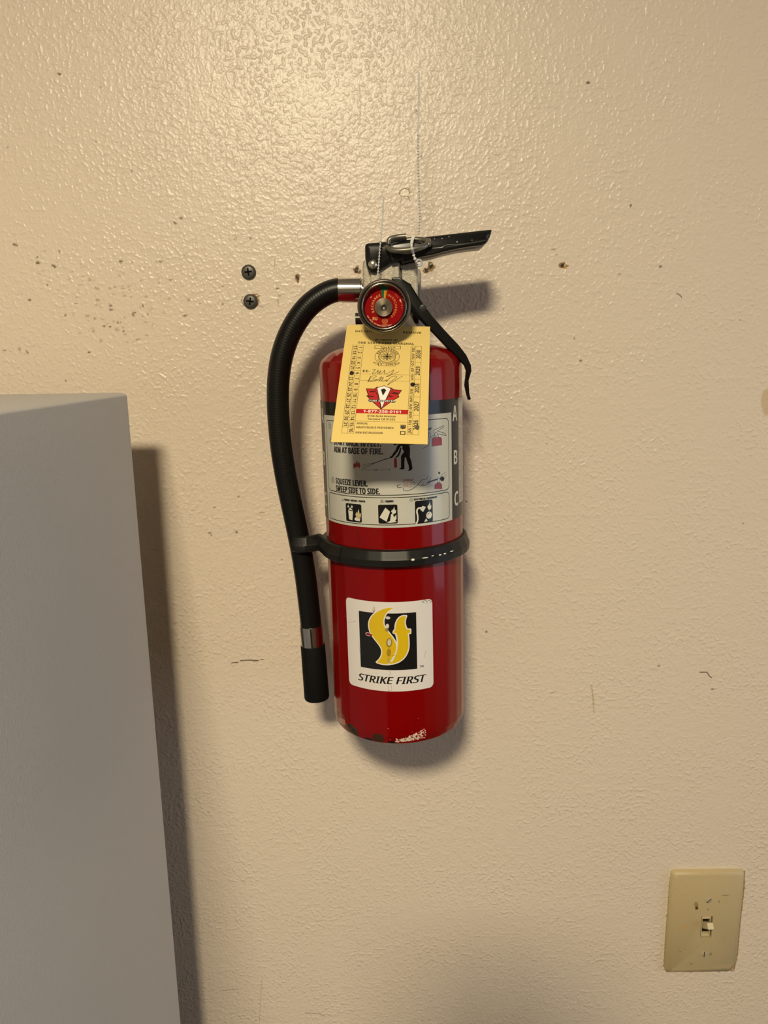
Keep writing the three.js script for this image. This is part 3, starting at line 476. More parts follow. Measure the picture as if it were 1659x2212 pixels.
{
  // hose, its ferrules and nozzle
  const path = [[748, 626], [733, 626], [712, 631], [688, 644], [664, 664], [641, 694], [622, 730], [609, 770], [602, 815], [600.5, 860], [602, 905], [607, 960], [616, 1020], [628, 1080], [641, 1140], [651, 1190], [659, 1240], [666, 1295], [672, 1350], [674, 1375]].map((p) => loc(...p, 0.0));
  hoseAxis = path;
  const nr = noiseField(32, 61); const rib = heightTexture(128, (u, v) => 0.5 + 0.35 * Math.sin(u * Math.PI * 2) + 0.1 * nr(u * 32, v * 32)); rib.repeat.set(150, 1);
  const hoseMat = std([0.005, 0.0047, 0.0044], 0.36, 0, { bumpMap: rib, bumpScale: 0.00005, specularIntensity: 0.6 });
  const hose = part('hose', tube(path, 0.0086, 160, 28), hoseMat, ext, 'black rubber discharge hose');
  const a = loc(731, 626, 0), b = loc(782, 626, 0), len = b.x - a.x, rf = 0.0092;
  part('ferrule', creased(lathe([[rf * 0.82, 0], [rf, 0.0002], [rf, len - 0.0012], [rf * 0.95, len - 0.0006], [rf * 0.95, len], [rf * 0.55, len], [rf * 0.55, len + 0.009]], 48).rotateZ(-Math.PI / 2).rotateZ(Math.atan2(b.y - a.y, b.x - a.x)).translate(a.x, a.y, 0), 0.5), chrome, hose, 'shiny metal ferrule');
  const down = (p, q, prof) => { const d = q.clone().sub(p), L = d.length(), g = creased(lathe(prof(L), 48), 0.5); g.applyQuaternion(new THREE.Quaternion().setFromUnitVectors(V(0, 1, 0), d.normalize())); g.translate(p.x, p.y, p.z); return g; };
  const f0 = loc(671.5, 1350, 0), f1 = loc(675.5, 1396, 0), n0 = loc(675.5, 1391, 0), n1 = loc(684.5, 1507, 0);
  part('ferrule', down(f0, f1, (L) => [[0.0085, -0.0002], [0.0092, 0], [0.0094, 0.001], [0.0094, L]]), chrome, hose, 'shiny metal ferrule');
  part('nozzle', down(n0, n1, (L) => [[0.0092, 0], [0.0098, 0.0004], [0.01, 0.0015], [0.0104, L - 0.0012], [0.0100, L], [0.0074, L], [0.0070, L - 0.012], [0, L - 0.012]]), std([0.005, 0.005, 0.005], 0.6, 0, { specularIntensity: 0.35 }), hose, 'matt black nozzle');
}
{
  // strap round the cylinder with the hose clip
  const hB = 0.0128, y = yBand - hB / 2, prof = [[R - 0.0002, 0], [R + 0.0040, 0.0003], [R + 0.0050, 0.0012], [R + 0.0052, 0.0058], [R + 0.0046, 0.0068], [R + 0.0030, 0.0120], [R + 0.0016, hB], [R - 0.0002, hB]];
  const strapMat = std([0.009, 0.0085, 0.0075], 0.42, 0, { specularIntensity: 0.6 });
  const band = part('hose_strap', creased(lathe(prof, 96).translate(0, y, 0), 0.5), strapMat, ext, 'black plastic strap round the cylinder holding the hose');
  // clip: the same strap led off the cylinder and round the front of the hose
  const hc = loc(660, 1186, 0), rp = R + 0.0005, cyl = (deg) => [Math.sin(deg * Math.PI / 180) * rp, Math.cos(deg * Math.PI / 180) * rp];
  const way = new THREE.CatmullRomCurve3([[hc.x - 0.0066, 0.0064], [hc.x - 0.003, 0.0090], [hc.x + 0.0025, 0.0092], [hc.x + 0.0075, 0.0058], [hc.x + 0.0115, 0.0024], [-0.0572, 0.0052], cyl(-74), cyl(-64), cyl(-54), cyl(-44)].map(([x, z]) => V(x, 0, z)), false, 'centripetal');
  const steps = 60, sect = prof.map(([r, yy]) => [r - R + 0.0002, yy]), CP = [], CI = [];
  for (let i = 0; i <= steps; i++) {
    const p = way.getPointAt(i / steps), d = way.getTangentAt(i / steps), out = V(-d.z, 0, d.x), lift = 0.0012 * (1 - smooth(0.3, 0.75, i / steps));
    for (const [r, yy] of sect) CP.push(p.x + out.x * r, y + yy + lift, p.z + out.z * r);
  }
  const m = sect.length;
  for (let i = 0; i < steps; i++) for (let k = 0; k < m; k++) { const a = i * m + k, b2 = i * m + (k + 1) % m; CI.push(a, b2, a + m, a + m, b2, b2 + m); }
  for (let k = 1; k + 1 < m; k++) { CI.push(0, k, k + 1); CI.push(steps * m, steps * m + k + 1, steps * m + k); }
  const cg = new THREE.BufferGeometry(); cg.setAttribute('position', new THREE.Float32BufferAttribute(CP, 3)); cg.setAttribute('uv', new THREE.Float32BufferAttribute(new Float32Array(CP.length / 3 * 2), 2)); cg.setIndex(CI); cg.computeVertexNormals();
  part('hose_clip', creased(cg, 0.5), strapMat, band);
  // white paint scuffs caught on the strap's edge
  const scuffs = []; for (const [p, w, h] of [[Z3(1075, 1302), 16, 10], [Z3(1180, 1285), 28, 5], [Z3(1245, 1268), 12, 4], [Z3(1310, 1260), 14, 6], [Z3(1350, 1250), 14, 6], [Z3(1410, 1228), 22, 4]]) { const [s, yy] = onCylinder(...p, R + 0.0053), a = s / (R + 0.0053); scuffs.push(new THREE.SphereGeometry(1, 10, 6).scale(w / 3.95 * 0.00033 * 1.1, h / 3.95 * 0.00033 * 1.1, 0.0006).rotateY(a).translate(Math.sin(a) * (R + 0.0049), yy, Math.cos(a) * (R + 0.0049))); }
  part('paint_scuff', scuffs, std([0.75, 0.72, 0.66], 0.6), band, 'white paint scuffs on the strap edge');
}

// ---------------------------------------------------------------- wall bracket behind the valve
{
  const t = thing('wall_bracket', 'grey cast metal wall bracket behind the valve of the extinguisher', 'bracket', V(0, 0, 0));
  const z1 = 0.073, pts = [[868, 672], [867, 572], [900, 565], [903, 569], [903, 672]].map((p) => at(...p, z1)), c = at(884, 630, 0.03);
  const sh = outline(pts.map((p) => p.clone().sub(c)));
  t.position.copy(V(c.x, c.y, 0));
  part('hook', slab(sh, 0.048, z1, 0.0012), castMetal, t);
  part('arm', rbox(-0.008, 0.002, -0.014, 0.012, 0.004, 0.05, 0.0015), castMetal, t);
  part('back_plate', rbox(-0.03, 0.01, -0.045, 0.02, 0.0, 0.006, 0.0015), castMetal, t);
}

// ---------------------------------------------------------------- yellow tag
const tagZ = { top: 0.098, low: 0.174 };
{
  const tl = at(750, 702, tagZ.top), tr = at(929, 706, tagZ.top), bl = at(715, 955, tagZ.low), br = at(923.5, 960, tagZ.low);
  console.log('tag', tl.distanceTo(tr), bl.distanceTo(br), tl.distanceTo(bl), tr.distanceTo(br));
  const TW = 960, TH = 1800;
  const tex = canvasTexture(TW, TH, (c) => {
    c.fillStyle = 'rgb(234,204,122)'; c.fillRect(0, 0, TW, TH);
    const ink = 'rgb(34,24,14)', X = (u) => u * TW, Y = (v) => v * TH;
    const txt = (s, u0, u1, v, h, font = 'bold', col = ink) => { c.fillStyle = col; fit(c, s, X(u0), X(u1), Y(v), h, font); };
    txt('DO NOT', 0.105, 0.345, 0.07, 34); txt('REMOVE', 0.675, 0.90, 0.071, 34);
    txt('BY ORDER OF', 0.35, 0.625, 0.147, 30); txt('THE STATE FIRE MARSHAL', 0.155, 0.82, 0.18, 36);
    c.strokeStyle = 'rgb(80,62,20)'; c.lineWidth = 3; const L = (a, b, cc, d) => { c.beginPath(); c.moveTo(X(a), Y(b)); c.lineTo(X(cc), Y(d)); c.stroke(); };
    const v0 = 0.192, v1 = 0.932, rowL = (v1 - v0) / 16, cols = [0.098, 0.160, 0.226];
    for (const u of cols) L(u, v0, u, v1); for (let i = 0; i <= 16; i++) L(cols[0], v0 + i * rowL, cols[2], v0 + i * rowL);
    const turned = (s, u, v, size, a) => { c.save(); c.translate(X(u), Y(v)); c.rotate(a); c.fillStyle = ink; c.font = `bold ${size}px sans-serif`; c.textAlign = 'center'; c.textBaseline = 'middle'; c.fillText(s, 0, 0); c.restore(); };
    for (let i = 0; i < 16; i++) { turned(String(i + 1), 0.193, v0 + (i + 0.5) * rowL, 56, Math.PI / 2); if (i < 15) turned(String(i + 17), 0.129, v0 + (i + 0.5) * rowL, 56, Math.PI / 2); }
    const cr = [0.783, 0.838, 0.906], rm = (v1 - v0) / 12, ry = (v1 - v0) / 5;
    for (const u of cr) L(u, v0, u, v1); for (let i = 0; i <= 12; i++) L(cr[0], v0 + i * rm, cr[1], v0 + i * rm); for (let i = 0; i <= 5; i++) L(cr[1], v0 + i * ry, cr[2], v0 + i * ry);
    ['DEC', 'NOV', 'OCT', 'SEP', 'AUG', 'JUL', 'JUN', 'MAY', 'APR', 'MAR', 'FEB', 'JAN'].forEach((s, i) => turned(s, 0.811, v0 + (i + 0.5) * rm, 42, -Math.PI / 2));
    ['2030', '2029', '2028', '2027', '2026'].forEach((s, i) => turned(s, 0.872, v0 + (i + 0.5) * ry, 64, -Math.PI / 2));
    const punch = (u, v, rx, ry2, col = 'rgb(30,14,18)') => { c.fillStyle = col; c.beginPath(); for (let i = 0; i < 18; i++) { const t = i / 18 * 6.283; c.lineTo(X(u) + Math.cos(t) * rx * rr(0.85, 1.1), Y(v) + Math.sin(t) * ry2 * rr(0.85, 1.1)); } c.closePath(); c.fill(); };
    punch(0.129, v0 + 5.5 * rowL, 25, 34); punch(0.822, v0 + 5.5 * rm, 26, 34); punch(0.888, v0 + 4.62 * ry, 24, 34, 'rgb(96,84,60)');
    // registration seal
    c.lineWidth = 5; c.strokeStyle = ink; c.fillStyle = ink; c.strokeRect(X(0.36), Y(0.195), X(0.30), Y(0.025)); txt('Type B-C-D', 0.425, 0.60, 0.2145, 26);
    const sx = X(0.512), sy = Y(0.293), SR = 134; c.lineWidth = 4; for (const r of [SR, SR * 0.72, SR * 0.66, SR * 0.46]) { c.beginPath(); c.arc(sx, sy, r, 0, 7); c.stroke(); }
    const ring = (s, r, a0, a1, size, inw) => { c.font = `bold ${size}px sans-serif`; c.textAlign = 'center'; c.textBaseline = 'middle'; for (let i = 0; i < s.length; i++) { const a = lerp(a0, a1, i / (s.length - 1)) * Math.PI / 180; c.save(); c.translate(sx + Math.cos(a) * r, sy + Math.sin(a) * r); c.rotate(a + (inw ? -1 : 1) * Math.PI / 2); c.fillText(s[i], 0, 0); c.restore(); } };
    ring('REGISTERED', SR * 0.86, -155, -25, 40, false); ring('FIRE EXTINGUISHER', SR * 0.86, 150, 30, 22, true); ring('STATE FIRE MARSHAL', SR * 0.56, -200, 20, 20, false);
    for (let i = 0; i < 8; i++) { const a = i * Math.PI / 4; c.lineWidth = i % 2 ? 7 : 12; c.beginPath(); c.moveTo(sx, sy); c.lineTo(sx + Math.cos(a) * 52, sy + Math.sin(a) * 52); c.stroke(); c.beginPath(); c.arc(sx + Math.cos(a) * 40, sy + Math.sin(a) * 40, 12, 0, 7); c.lineWidth = 3; c.stroke(); }
    c.fillStyle = 'rgb(234,204,122)'; c.lineWidth = 5; pathOf(c, [[X(0.40), Y(0.352)], [X(0.36), Y(0.345)], [X(0.385), Y(0.362)], [X(0.42), Y(0.366)]]); c.fill(); c.stroke(); pathOf(c, [[X(0.62), Y(0.352)], [X(0.66), Y(0.345)], [X(0.64), Y(0.362)], [X(0.60), Y(0.366)]]); c.fill(); c.stroke();
    c.fillRect(X(0.42), Y(0.352), X(0.19), Y(0.024)); c.strokeRect(X(0.42), Y(0.352), X(0.19), Y(0.024)); txt('E - 2390', 0.44, 0.59, 0.371, 26);
    // signature lines
    txt('EE-', 0.245, 0.335, 0.436, 36); c.lineWidth = 3; c.strokeStyle = 'rgb(80,62,20)'; L(0.226, 0.452, 0.783, 0.452); L(0.226, 0.506, 0.783, 0.506);
    c.strokeStyle = 'rgb(40,30,22)'; c.lineWidth = 5; c.lineJoin = c.lineCap = 'round';
    const ink2 = (pts) => { c.beginPath(); pts.forEach(([u, v], i) => i ? c.lineTo(X(u), Y(v)) : c.moveTo(X(u), Y(v))); c.stroke(); };
    const sw = (pts) => { const k = new THREE.CatmullRomCurve3(pts.map(([u, v]) => V(u, v, 0)), false, 'centripetal').getPoints(80); ink2(k.map((p) => [p.x, p.y])); };
    sw([[0.355, 0.412], [0.39, 0.41], [0.36, 0.447], [0.40, 0.438], [0.425, 0.415], [0.42, 0.445], [0.455, 0.42], [0.44, 0.447], [0.48, 0.435], [0.495, 0.416], [0.50, 0.445], [0.56, 0.43], [0.60, 0.41], [0.56, 0.46], [0.52, 0.47], [0.66, 0.425]]);
    sw([[0.345, 0.468], [0.32, 0.52], [0.36, 0.47], [0.41, 0.468], [0.37, 0.492], [0.42, 0.498], [0.33, 0.515], [0.41, 0.508], [0.47, 0.47], [0.44, 0.51], [0.49, 0.478], [0.47, 0.512], [0.53, 0.498], [0.52, 0.515], [0.58, 0.47], [0.64, 0.468], [0.58, 0.51], [0.54, 0.54], [0.60, 0.512], [0.70, 0.462]]);
    // winged company emblem
    const E = (x, y) => [X(0.31 + (x / 650) * 0.39), Y(0.548 + (y / 410) * 0.19)];
    c.lineWidth = 8; c.strokeStyle = 'rgb(60,12,12)'; c.fillStyle = 'rgb(190,34,30)';
    pathOf(c, [[0, 60], [150, 62], [190, 30], [460, 36], [500, 66], [650, 75], [590, 165], [610, 195], [500, 260], [300, 410], [100, 262], [20, 185], [50, 180]].map((p) => E(...p))); c.fill(); c.stroke();
    c.fillStyle = 'rgb(70,14,14)'; for (const q of [[[60, 100], [170, 100], [150, 120], [80, 124]], [[30, 185], [150, 185], [170, 165], [140, 210], [50, 205]], [[500, 110], [600, 120], [580, 150], [470, 140]], [[430, 170], [510, 190], [470, 205], [425, 190]]]) { pathOf(c, q.map((p) => E(...p))); c.fill(); }
    c.strokeStyle = 'rgb(70,14,14)'; c.lineWidth = 7; for (const q of [[[150, 62], [260, 260], [300, 410]], [[500, 66], [370, 260]]]) { pathOf(c, q.map((p) => E(...p)), false); c.stroke(); }
    c.fillStyle = 'rgb(246,240,232)'; pathOf(c, [[192, 42], [325, 0], [455, 50], [310, 410]].map((p) => E(...p))); c.fill(); c.stroke(); c.fillStyle = 'rgb(24,18,16)'; pathOf(c, [[270, 70], [325, 50], [370, 80], [315, 180]].map((p) => E(...p))); c.fill();
    c.fillStyle = 'rgb(24,18,16)'; pathOf(c, [[50, 258], [90, 244], [330, 254], [520, 256], [560, 280], [530, 300], [420, 292], [200, 286], [80, 296]].map((p) => E(...p))); c.fill();
    { const a = E(75, 284), b = E(540, 284); c.fillStyle = 'rgb(240,232,220)'; fit(c, 'FIRE SERVICES', a[0], b[0], a[1] + 2, 26); }
    c.fillStyle = 'rgb(186,20,16)'; c.fillRect(X(0.226), Y(0.742), X(0.557), Y(0.034)); txt('1-877-256-0161', 0.30, 0.715, 0.7685, 36, 'bold', 'rgb(250,238,224)');
    txt('6154 Aura Avenue', 0.35, 0.655, 0.802, 27); txt('Tarzana CA 91335', 0.355, 0.65, 0.826, 27); c.strokeStyle = 'rgb(80,62,20)'; c.lineWidth = 3; L(0.226, 0.838, 0.783, 0.838);
    txt('ANNUAL', 0.245, 0.365, 0.862, 27); txt('MAINTENANCE PERFORMED', 0.243, 0.64, 0.892, 27); txt('NEW EXTINGUISHER', 0.243, 0.53, 0.932, 27);
    c.lineWidth = 8; c.strokeStyle = ink; c.strokeRect(X(0.715), Y(0.861), X(0.046), Y(0.024)); c.strokeRect(X(0.715), Y(0.908), X(0.046), Y(0.024)); punch(0.738, 0.877, 21, 26, 'rgb(70,62,50)');
  });
  const o = tl.clone().add(tr).add(bl).add(br).multiplyScalar(0.25);
  const n = 14, P = [], U = [], I = [], nrm = tr.clone().sub(tl).cross(bl.clone().sub(tl)).normalize(); if (nrm.z < 0) nrm.negate();
  const addGrid = (off, flip) => { const b = P.length / 3; for (let j = 0; j <= n; j++) for (let i = 0; i <= 2; i++) { const u = i / 2, v = j / n, p = tl.clone().lerp(tr, u).lerp(bl.clone().lerp(br, u), v).addScaledVector(nrm, off + 0.0008 * Math.sin(v * Math.PI)).sub(o); P.push(p.x, p.y, p.z); U.push(u, 1 - v); } for (let j = 0; j < n; j++) for (let i = 0; i < 2; i++) { const a = b + j * 3 + i, q = a + 3; if (flip) I.push(a, a + 1, q, q, a + 1, q + 1); else I.push(a, q, a + 1, q, q + 1, a + 1); } };
  addGrid(0.0002, false); addGrid(-0.0001, true);
  const g = new THREE.BufferGeometry(); g.setAttribute('position', new THREE.Float32BufferAttribute(P, 3)); g.setAttribute('uv', new THREE.Float32BufferAttribute(U, 2)); g.setIndex(I); g.computeVertexNormals();
  const t = thing('inspection_tag', 'yellow printed inspection tag hanging below the pressure gauge', 'tag', o);
  part('card', g, new THREE.MeshPhysicalMaterial({ map: tex, roughness: 0.55 }), t);
}

// ---------------------------------------------------------------- two thin plastic ties
const tieMat = std([0.72, 0.70, 0.68], 0.35, 0, { transmission: 0.25, thickness: 0 });
function beads(pts, step, r) {
  const curve = new THREE.CatmullRomCurve3(pts, false, 'centripetal'), L = curve.getLength(), n = Math.max(2, Math.round(L / step)), out = [];
  for (let i = 0; i <= n; i++) { const p = curve.getPointAt(i / n), d = curve.getTangentAt(i / n); out.push(new THREE.CylinderGeometry(r * 0.5, r, step * 0.42, 8).applyQuaternion(new THREE.Quaternion().setFromUnitVectors(V(0, 1, 0), d.negate())).translate(p.x, p.y, p.z)); }
  return out;
}
function tie(label, tailPts, beadPts, z) {
  const T = (a) => a.map(([x, y, dz = 0]) => at(x, y, z + dz)), tail = T(tailPts), bd = T(beadPts), o = bd[0].clone();
  const t = thing('cable_tie', label, 'cable tie', o), sub = (a) => a.map((p) => p.clone().sub(o));
  part('tail', tube(sub(tail), 0.00048, 40, 8), tieMat, t);
  part('beaded_strand', [tube(sub(bd), 0.0004, 80, 8), ...beads(sub(bd), 0.0021, 0.00095)], tieMat, t);
  return [t, sub, T];
}
{
  tie('short pale plastic tie with its tail standing up left of the pull pin', [[828.5, 424], [826.5, 470], [822.5, 520]], [[822.5, 520], [820, 545], [818, 570], [816.5, 590], [817, 606]], ZA + 0.0205);
  const [t, sub, T] = tie('long pale plastic seal tie threaded through the pull pin ring, tail rising high', [[905, 155], [904.5, 220], [903, 292]], [[903, 292], [903.5, 350], [905, 410], [906.5, 470], [905, 505]], ZA + 0.006);
  const lp = T([[893, 511, 0.012], [890, 520, 0.021], [889, 532, 0.026], [892, 546, 0.02], [896, 558, 0.018], [900, 567, 0.014]]);
  part('loop', [tube(sub(lp), 0.0007, 40, 10), ...beads(sub(lp), 0.0026, 0.0012)], std([0.8, 0.78, 0.75], 0.35), t);
  const hd = sub(T([[905, 568, 0.012]]))[0];
  part('lock_head', new THREE.TorusGeometry(0.0021, 0.0008, 10, 24).translate(hd.x, hd.y, hd.z), std([0.62, 0.62, 0.64], 0.3, 0, { transmission: 0.3, thickness: 0 }), t);
}

// ---------------------------------------------------------------- two dark screws left of the extinguisher
function screwHead(r, h, slot) {
  const g = lathe([[r, 0], [r, h * 0.35], [r * 0.9, h * 0.75], [r * 0.6, h * 0.95], [0, h]], 40).rotateX(Math.PI / 2);
  return g;
}
{
  const mat = std([0.085, 0.08, 0.068], 0.42, 0.35), dark = std([0.006, 0.006, 0.006], 0.8, 0, { specularIntensity: 0.2 });
  for (const [px, py, label, rot] of [[536.5, 587.5, 'upper dark cross-head screw in the wall, left of the hose', 0.1], [540.5, 651, 'lower dark cross-head screw with a rust stain, left of the hose', -0.15]]) {
    const p = at(px, py, 0.002), r = 15.2 * 0.64 / F * 0.99;
    const t = thing('wall_screw', label, 'screw', V(p.x, p.y, 0), 'dark screws left in the wall'); t.rotation.z = rot;
    part('screw_head', screwHead(r, 0.0032), mat, t);
    part('cross_recess', [rbox(-r * 0.52, r * 0.52, -r * 0.12, r * 0.12, 0.0026, 0.0033, 0.0002), rbox(-r * 0.12, r * 0.12, -r * 0.52, r * 0.52, 0.0026, 0.0033, 0.0002)], dark, t);
  }
}

// ---------------------------------------------------------------- light switch
{
  const zf = 0.006, tl = at(...Z5(436, 268), zf), tr = at(...Z5(1376, 272), zf), bl = at(...Z5(350, 1570), zf), br = at(...Z5(1262, 1570), zf);
  const w = (tl.distanceTo(tr) + bl.distanceTo(br)) / 2, h = (tl.distanceTo(bl) + tr.distanceTo(br)) / 2, c = tl.clone().add(tr).add(bl).add(br).multiplyScalar(0.25);
  const rot = Math.atan2(tr.y - tl.y + br.y - bl.y, tr.x - tl.x + br.x - bl.x), rot2 = Math.atan2((bl.x - tl.x + br.x - tr.x), (tl.y - bl.y + tr.y - br.y));
  console.log('switch', w, h, rot, rot2, c.toArray());
  const t = thing('light_switch', 'ivory toggle light switch with a worn plate at the lower right', 'light switch', V(c.x, c.y, 0)); t.rotation.z = 0.007;
  t.updateMatrixWorld(true);
  const L = (x, y, z) => t.worldToLocal(at(...Z5(x, y), z));
  const col = 'rgb(190,170,130)';
  const tex = canvasTexture(512, 832, (g) => {
    g.fillStyle = col; g.fillRect(0, 0, 512, 832);
    const m = (x, y) => { const p = L(x, y, zf); return [(p.x / w + 0.5) * 512, (0.5 - p.y / h) * 832]; };
    const blot = (x, y, rx, ry, color) => { g.fillStyle = color; g.beginPath(); for (let i = 0; i < 14; i++) { const a = i / 14 * 6.283, q = m(x, y), k = rr(0.7, 1.2); g.lineTo(q[0] + Math.cos(a) * rx * k, q[1] + Math.sin(a) * ry * k); } g.fill(); };
    for (let i = 0; i < 260; i++) { g.fillStyle = `rgba(120,98,52,${rr(0.03, 0.14)})`; g.fillRect(rr(0, 512), rr(0, 832), rr(3, 16), rr(2, 7)); }
    blot(742, 720, 12, 14, 'rgba(70,48,20,0.85)'); blot(735, 680, 18, 24, 'rgba(110,84,44,0.45)'); blot(590, 972, 20, 18, 'rgba(206,164,84,0.5)'); blot(1110, 560, 30, 5, 'rgba(110,90,56,0.5)'); blot(1030, 640, 8, 9, 'rgba(110,90,56,0.5)'); blot(920, 1315, 9, 14, 'rgba(120,96,60,0.5)'); blot(530, 1280, 6, 4, 'rgba(110,90,56,0.5)'); blot(675, 1440, 16, 5, 'rgba(110,90,56,0.4)'); blot(1150, 1540, 20, 14, 'rgba(110,86,52,0.5)'); blot(890, 740, 6, 8, 'rgba(110,86,52,0.5)');
  });
  const ivory = std([0.60, 0.50, 0.29], 0.42), plateMat = new THREE.MeshPhysicalMaterial({ map: tex, roughness: 0.42 });
  const sc = L(868, 970, zf), sw = 0.0056, shh = 0.0124;
  const a = w / 2, b = h / 2, o = [[-a + 0.003, -b], [a - 0.007, -b], [a - 0.003, -b + 0.0035], [a - 0.001, -b + 0.008], [a, -b + 0.011], [a, b - 0.003], [a - 0.0009, b - 0.0009], [a - 0.003, b], [-a + 0.003, b], [-a + 0.0009, b - 0.0009], [-a, b - 0.003], [-a, -b + 0.003], [-a + 0.0009, -b + 0.0009]];
  const rings = [[0, 0], [0.0002, 0.002], [0.0009, 0.0038], [0.0024, 0.0052], [0.0046, zf]].map(([d, z]) => o.map(([x, y]) => [x * (1 - d / a), y * (1 - d / b), z]));
  const P = [], quad = (p0, p1, p2, p3) => P.push(...p0, ...p1, ...p2, ...p0, ...p2, ...p3);
  for (let k = 0; k + 1 < rings.length; k++) for (let i = 0; i < o.length; i++) { const j = (i + 1) % o.length; quad(rings[k][i], rings[k][j], rings[k + 1][j], rings[k + 1][i]); }
  const hx = [sc.x - sw, sc.x + sw], hy = [sc.y - shh, sc.y + shh], hc = [[hx[0], hy[0]], [hx[1], hy[0]], [hx[1], hy[1]], [hx[0], hy[1]]];
  for (let i = 0; i < 4; i++) { const u = hc[i], v = hc[(i + 1) % 4]; quad([...u, zf], [...v, zf], [...v, 0], [...u, 0]); }
  const sh = new THREE.Shape(rings[4].map((q) => new THREE.Vector2(q[0], q[1]))); sh.holes.push(new THREE.Path(hc.slice().reverse().map((q) => new THREE.Vector2(...q))));
  const face = new THREE.ShapeGeometry(sh).toNonIndexed(), fp = face.attributes.position; for (let i = 0; i < fp.count; i++) P.push(fp.getX(i), fp.getY(i), zf);
  const pg = new THREE.BufferGeometry(); pg.setAttribute('position', new THREE.Float32BufferAttribute(P, 3));
  const U = []; for (let i = 0; i < P.length; i += 3) U.push(P[i] / w + 0.5, P[i + 1] / h + 0.5); pg.setAttribute('uv', new THREE.Float32BufferAttribute(U, 2)); pg.computeVertexNormals();
  part('cover_plate', creased(pg, 0.95), plateMat, t);
  const g2 = 0.0012, iw = 0.0037, ih = 0.0086, ff = zf - 0.0012;
  part('switch_body', box(sc.x - sw, sc.x + sw, sc.y - shh, sc.y + shh, 0.0002, 0.0012), std([0.02, 0.015, 0.008], 0.9, 0, { specularIntensity: 0.1 }), t);
  part('toggle_frame', [rbox(sc.x - sw + g2, sc.x - iw, sc.y - shh + g2, sc.y + shh - g2, 0.0012, ff, 0.0003), rbox(sc.x + iw, sc.x + sw - g2, sc.y - shh + g2, sc.y + shh - g2, 0.0012, ff, 0.0003), rbox(sc.x - iw, sc.x + iw, sc.y + ih, sc.y + shh - g2, 0.0012, ff, 0.0003), rbox(sc.x - iw, sc.x + iw, sc.y - shh + g2, sc.y - ih, 0.0012, ff, 0.0003)], ivory, t);
  const tg = new RoundedBoxGeometry(0.0066, 0.0068, 0.016, 3, 0.0011); { const q = tg.attributes.position; for (let i = 0; i < q.count; i++) { const k = 1 - 0.1 * (q.getZ(i) / 0.016 + 0.5); q.setXY(i, q.getX(i) * k, q.getY(i) * k); } }
  tg.computeVertexNormals(); tg.translate(0, 0, 0.006).rotateX(-0.62).translate(sc.x, sc.y + 0.0006, 0.0034);
  part('toggle', tg, std([0.66, 0.56, 0.38], 0.35), t);
  for (const [x, y, rot3] of [[900, 626, -0.75], [838, 1312, 0]]) {
    const q = L(x, y, zf), g = part('screw', latheZ([[0, 0.0007], [0.0028, 0.0005], [0.0034, 0]], 24).translate(q.x, q.y, zf - 0.0001), std([0.56, 0.47, 0.3], 0.4, 0.2), t);
    part('slot', rbox(-0.00045, 0.00045, -0.003, 0.003, 0, 0.0004, 0.0001).rotateZ(rot3).translate(q.x, q.y, zf + 0.0002), std([0.06, 0.045, 0.025], 0.7), g);
  }
}

// ---------------------------------------------------------------- the photographer and the phone, both behind the lens
const eye = new THREE.Group(); eye.position.copy(camera.position); eye.quaternion.copy(camera.quaternion); eye.updateMatrixWorld(true);
{
  const t = thing('phone', 'dark smartphone held upright in both hands before the extinguisher', 'phone', camera.position.clone()); t.quaternion.copy(camera.quaternion);
  part('case', rbox(-0.0575, 0.0145, -0.128, 0.019, 0.004, 0.0122, 0.0038, 4), std([0.03, 0.03, 0.034], 0.4), t);
  part('screen', rbox(-0.0555, 0.0125, -0.126, 0.017, 0.0119, 0.0125, 0.0002), std([0.01, 0.01, 0.012], 0.08), t);
  for (const [x, y] of [[0, 0], [0, -0.018], [-0.017, -0.009]]) part('camera_lens', latheZ([[0, 0.0014], [0.0052, 0.0014], [0.0058, 0.001], [0.0068, 0.001], [0.0068, 0.0042], [0, 0.0042]], 28).translate(x, y, 0), darkChrome, t);
}
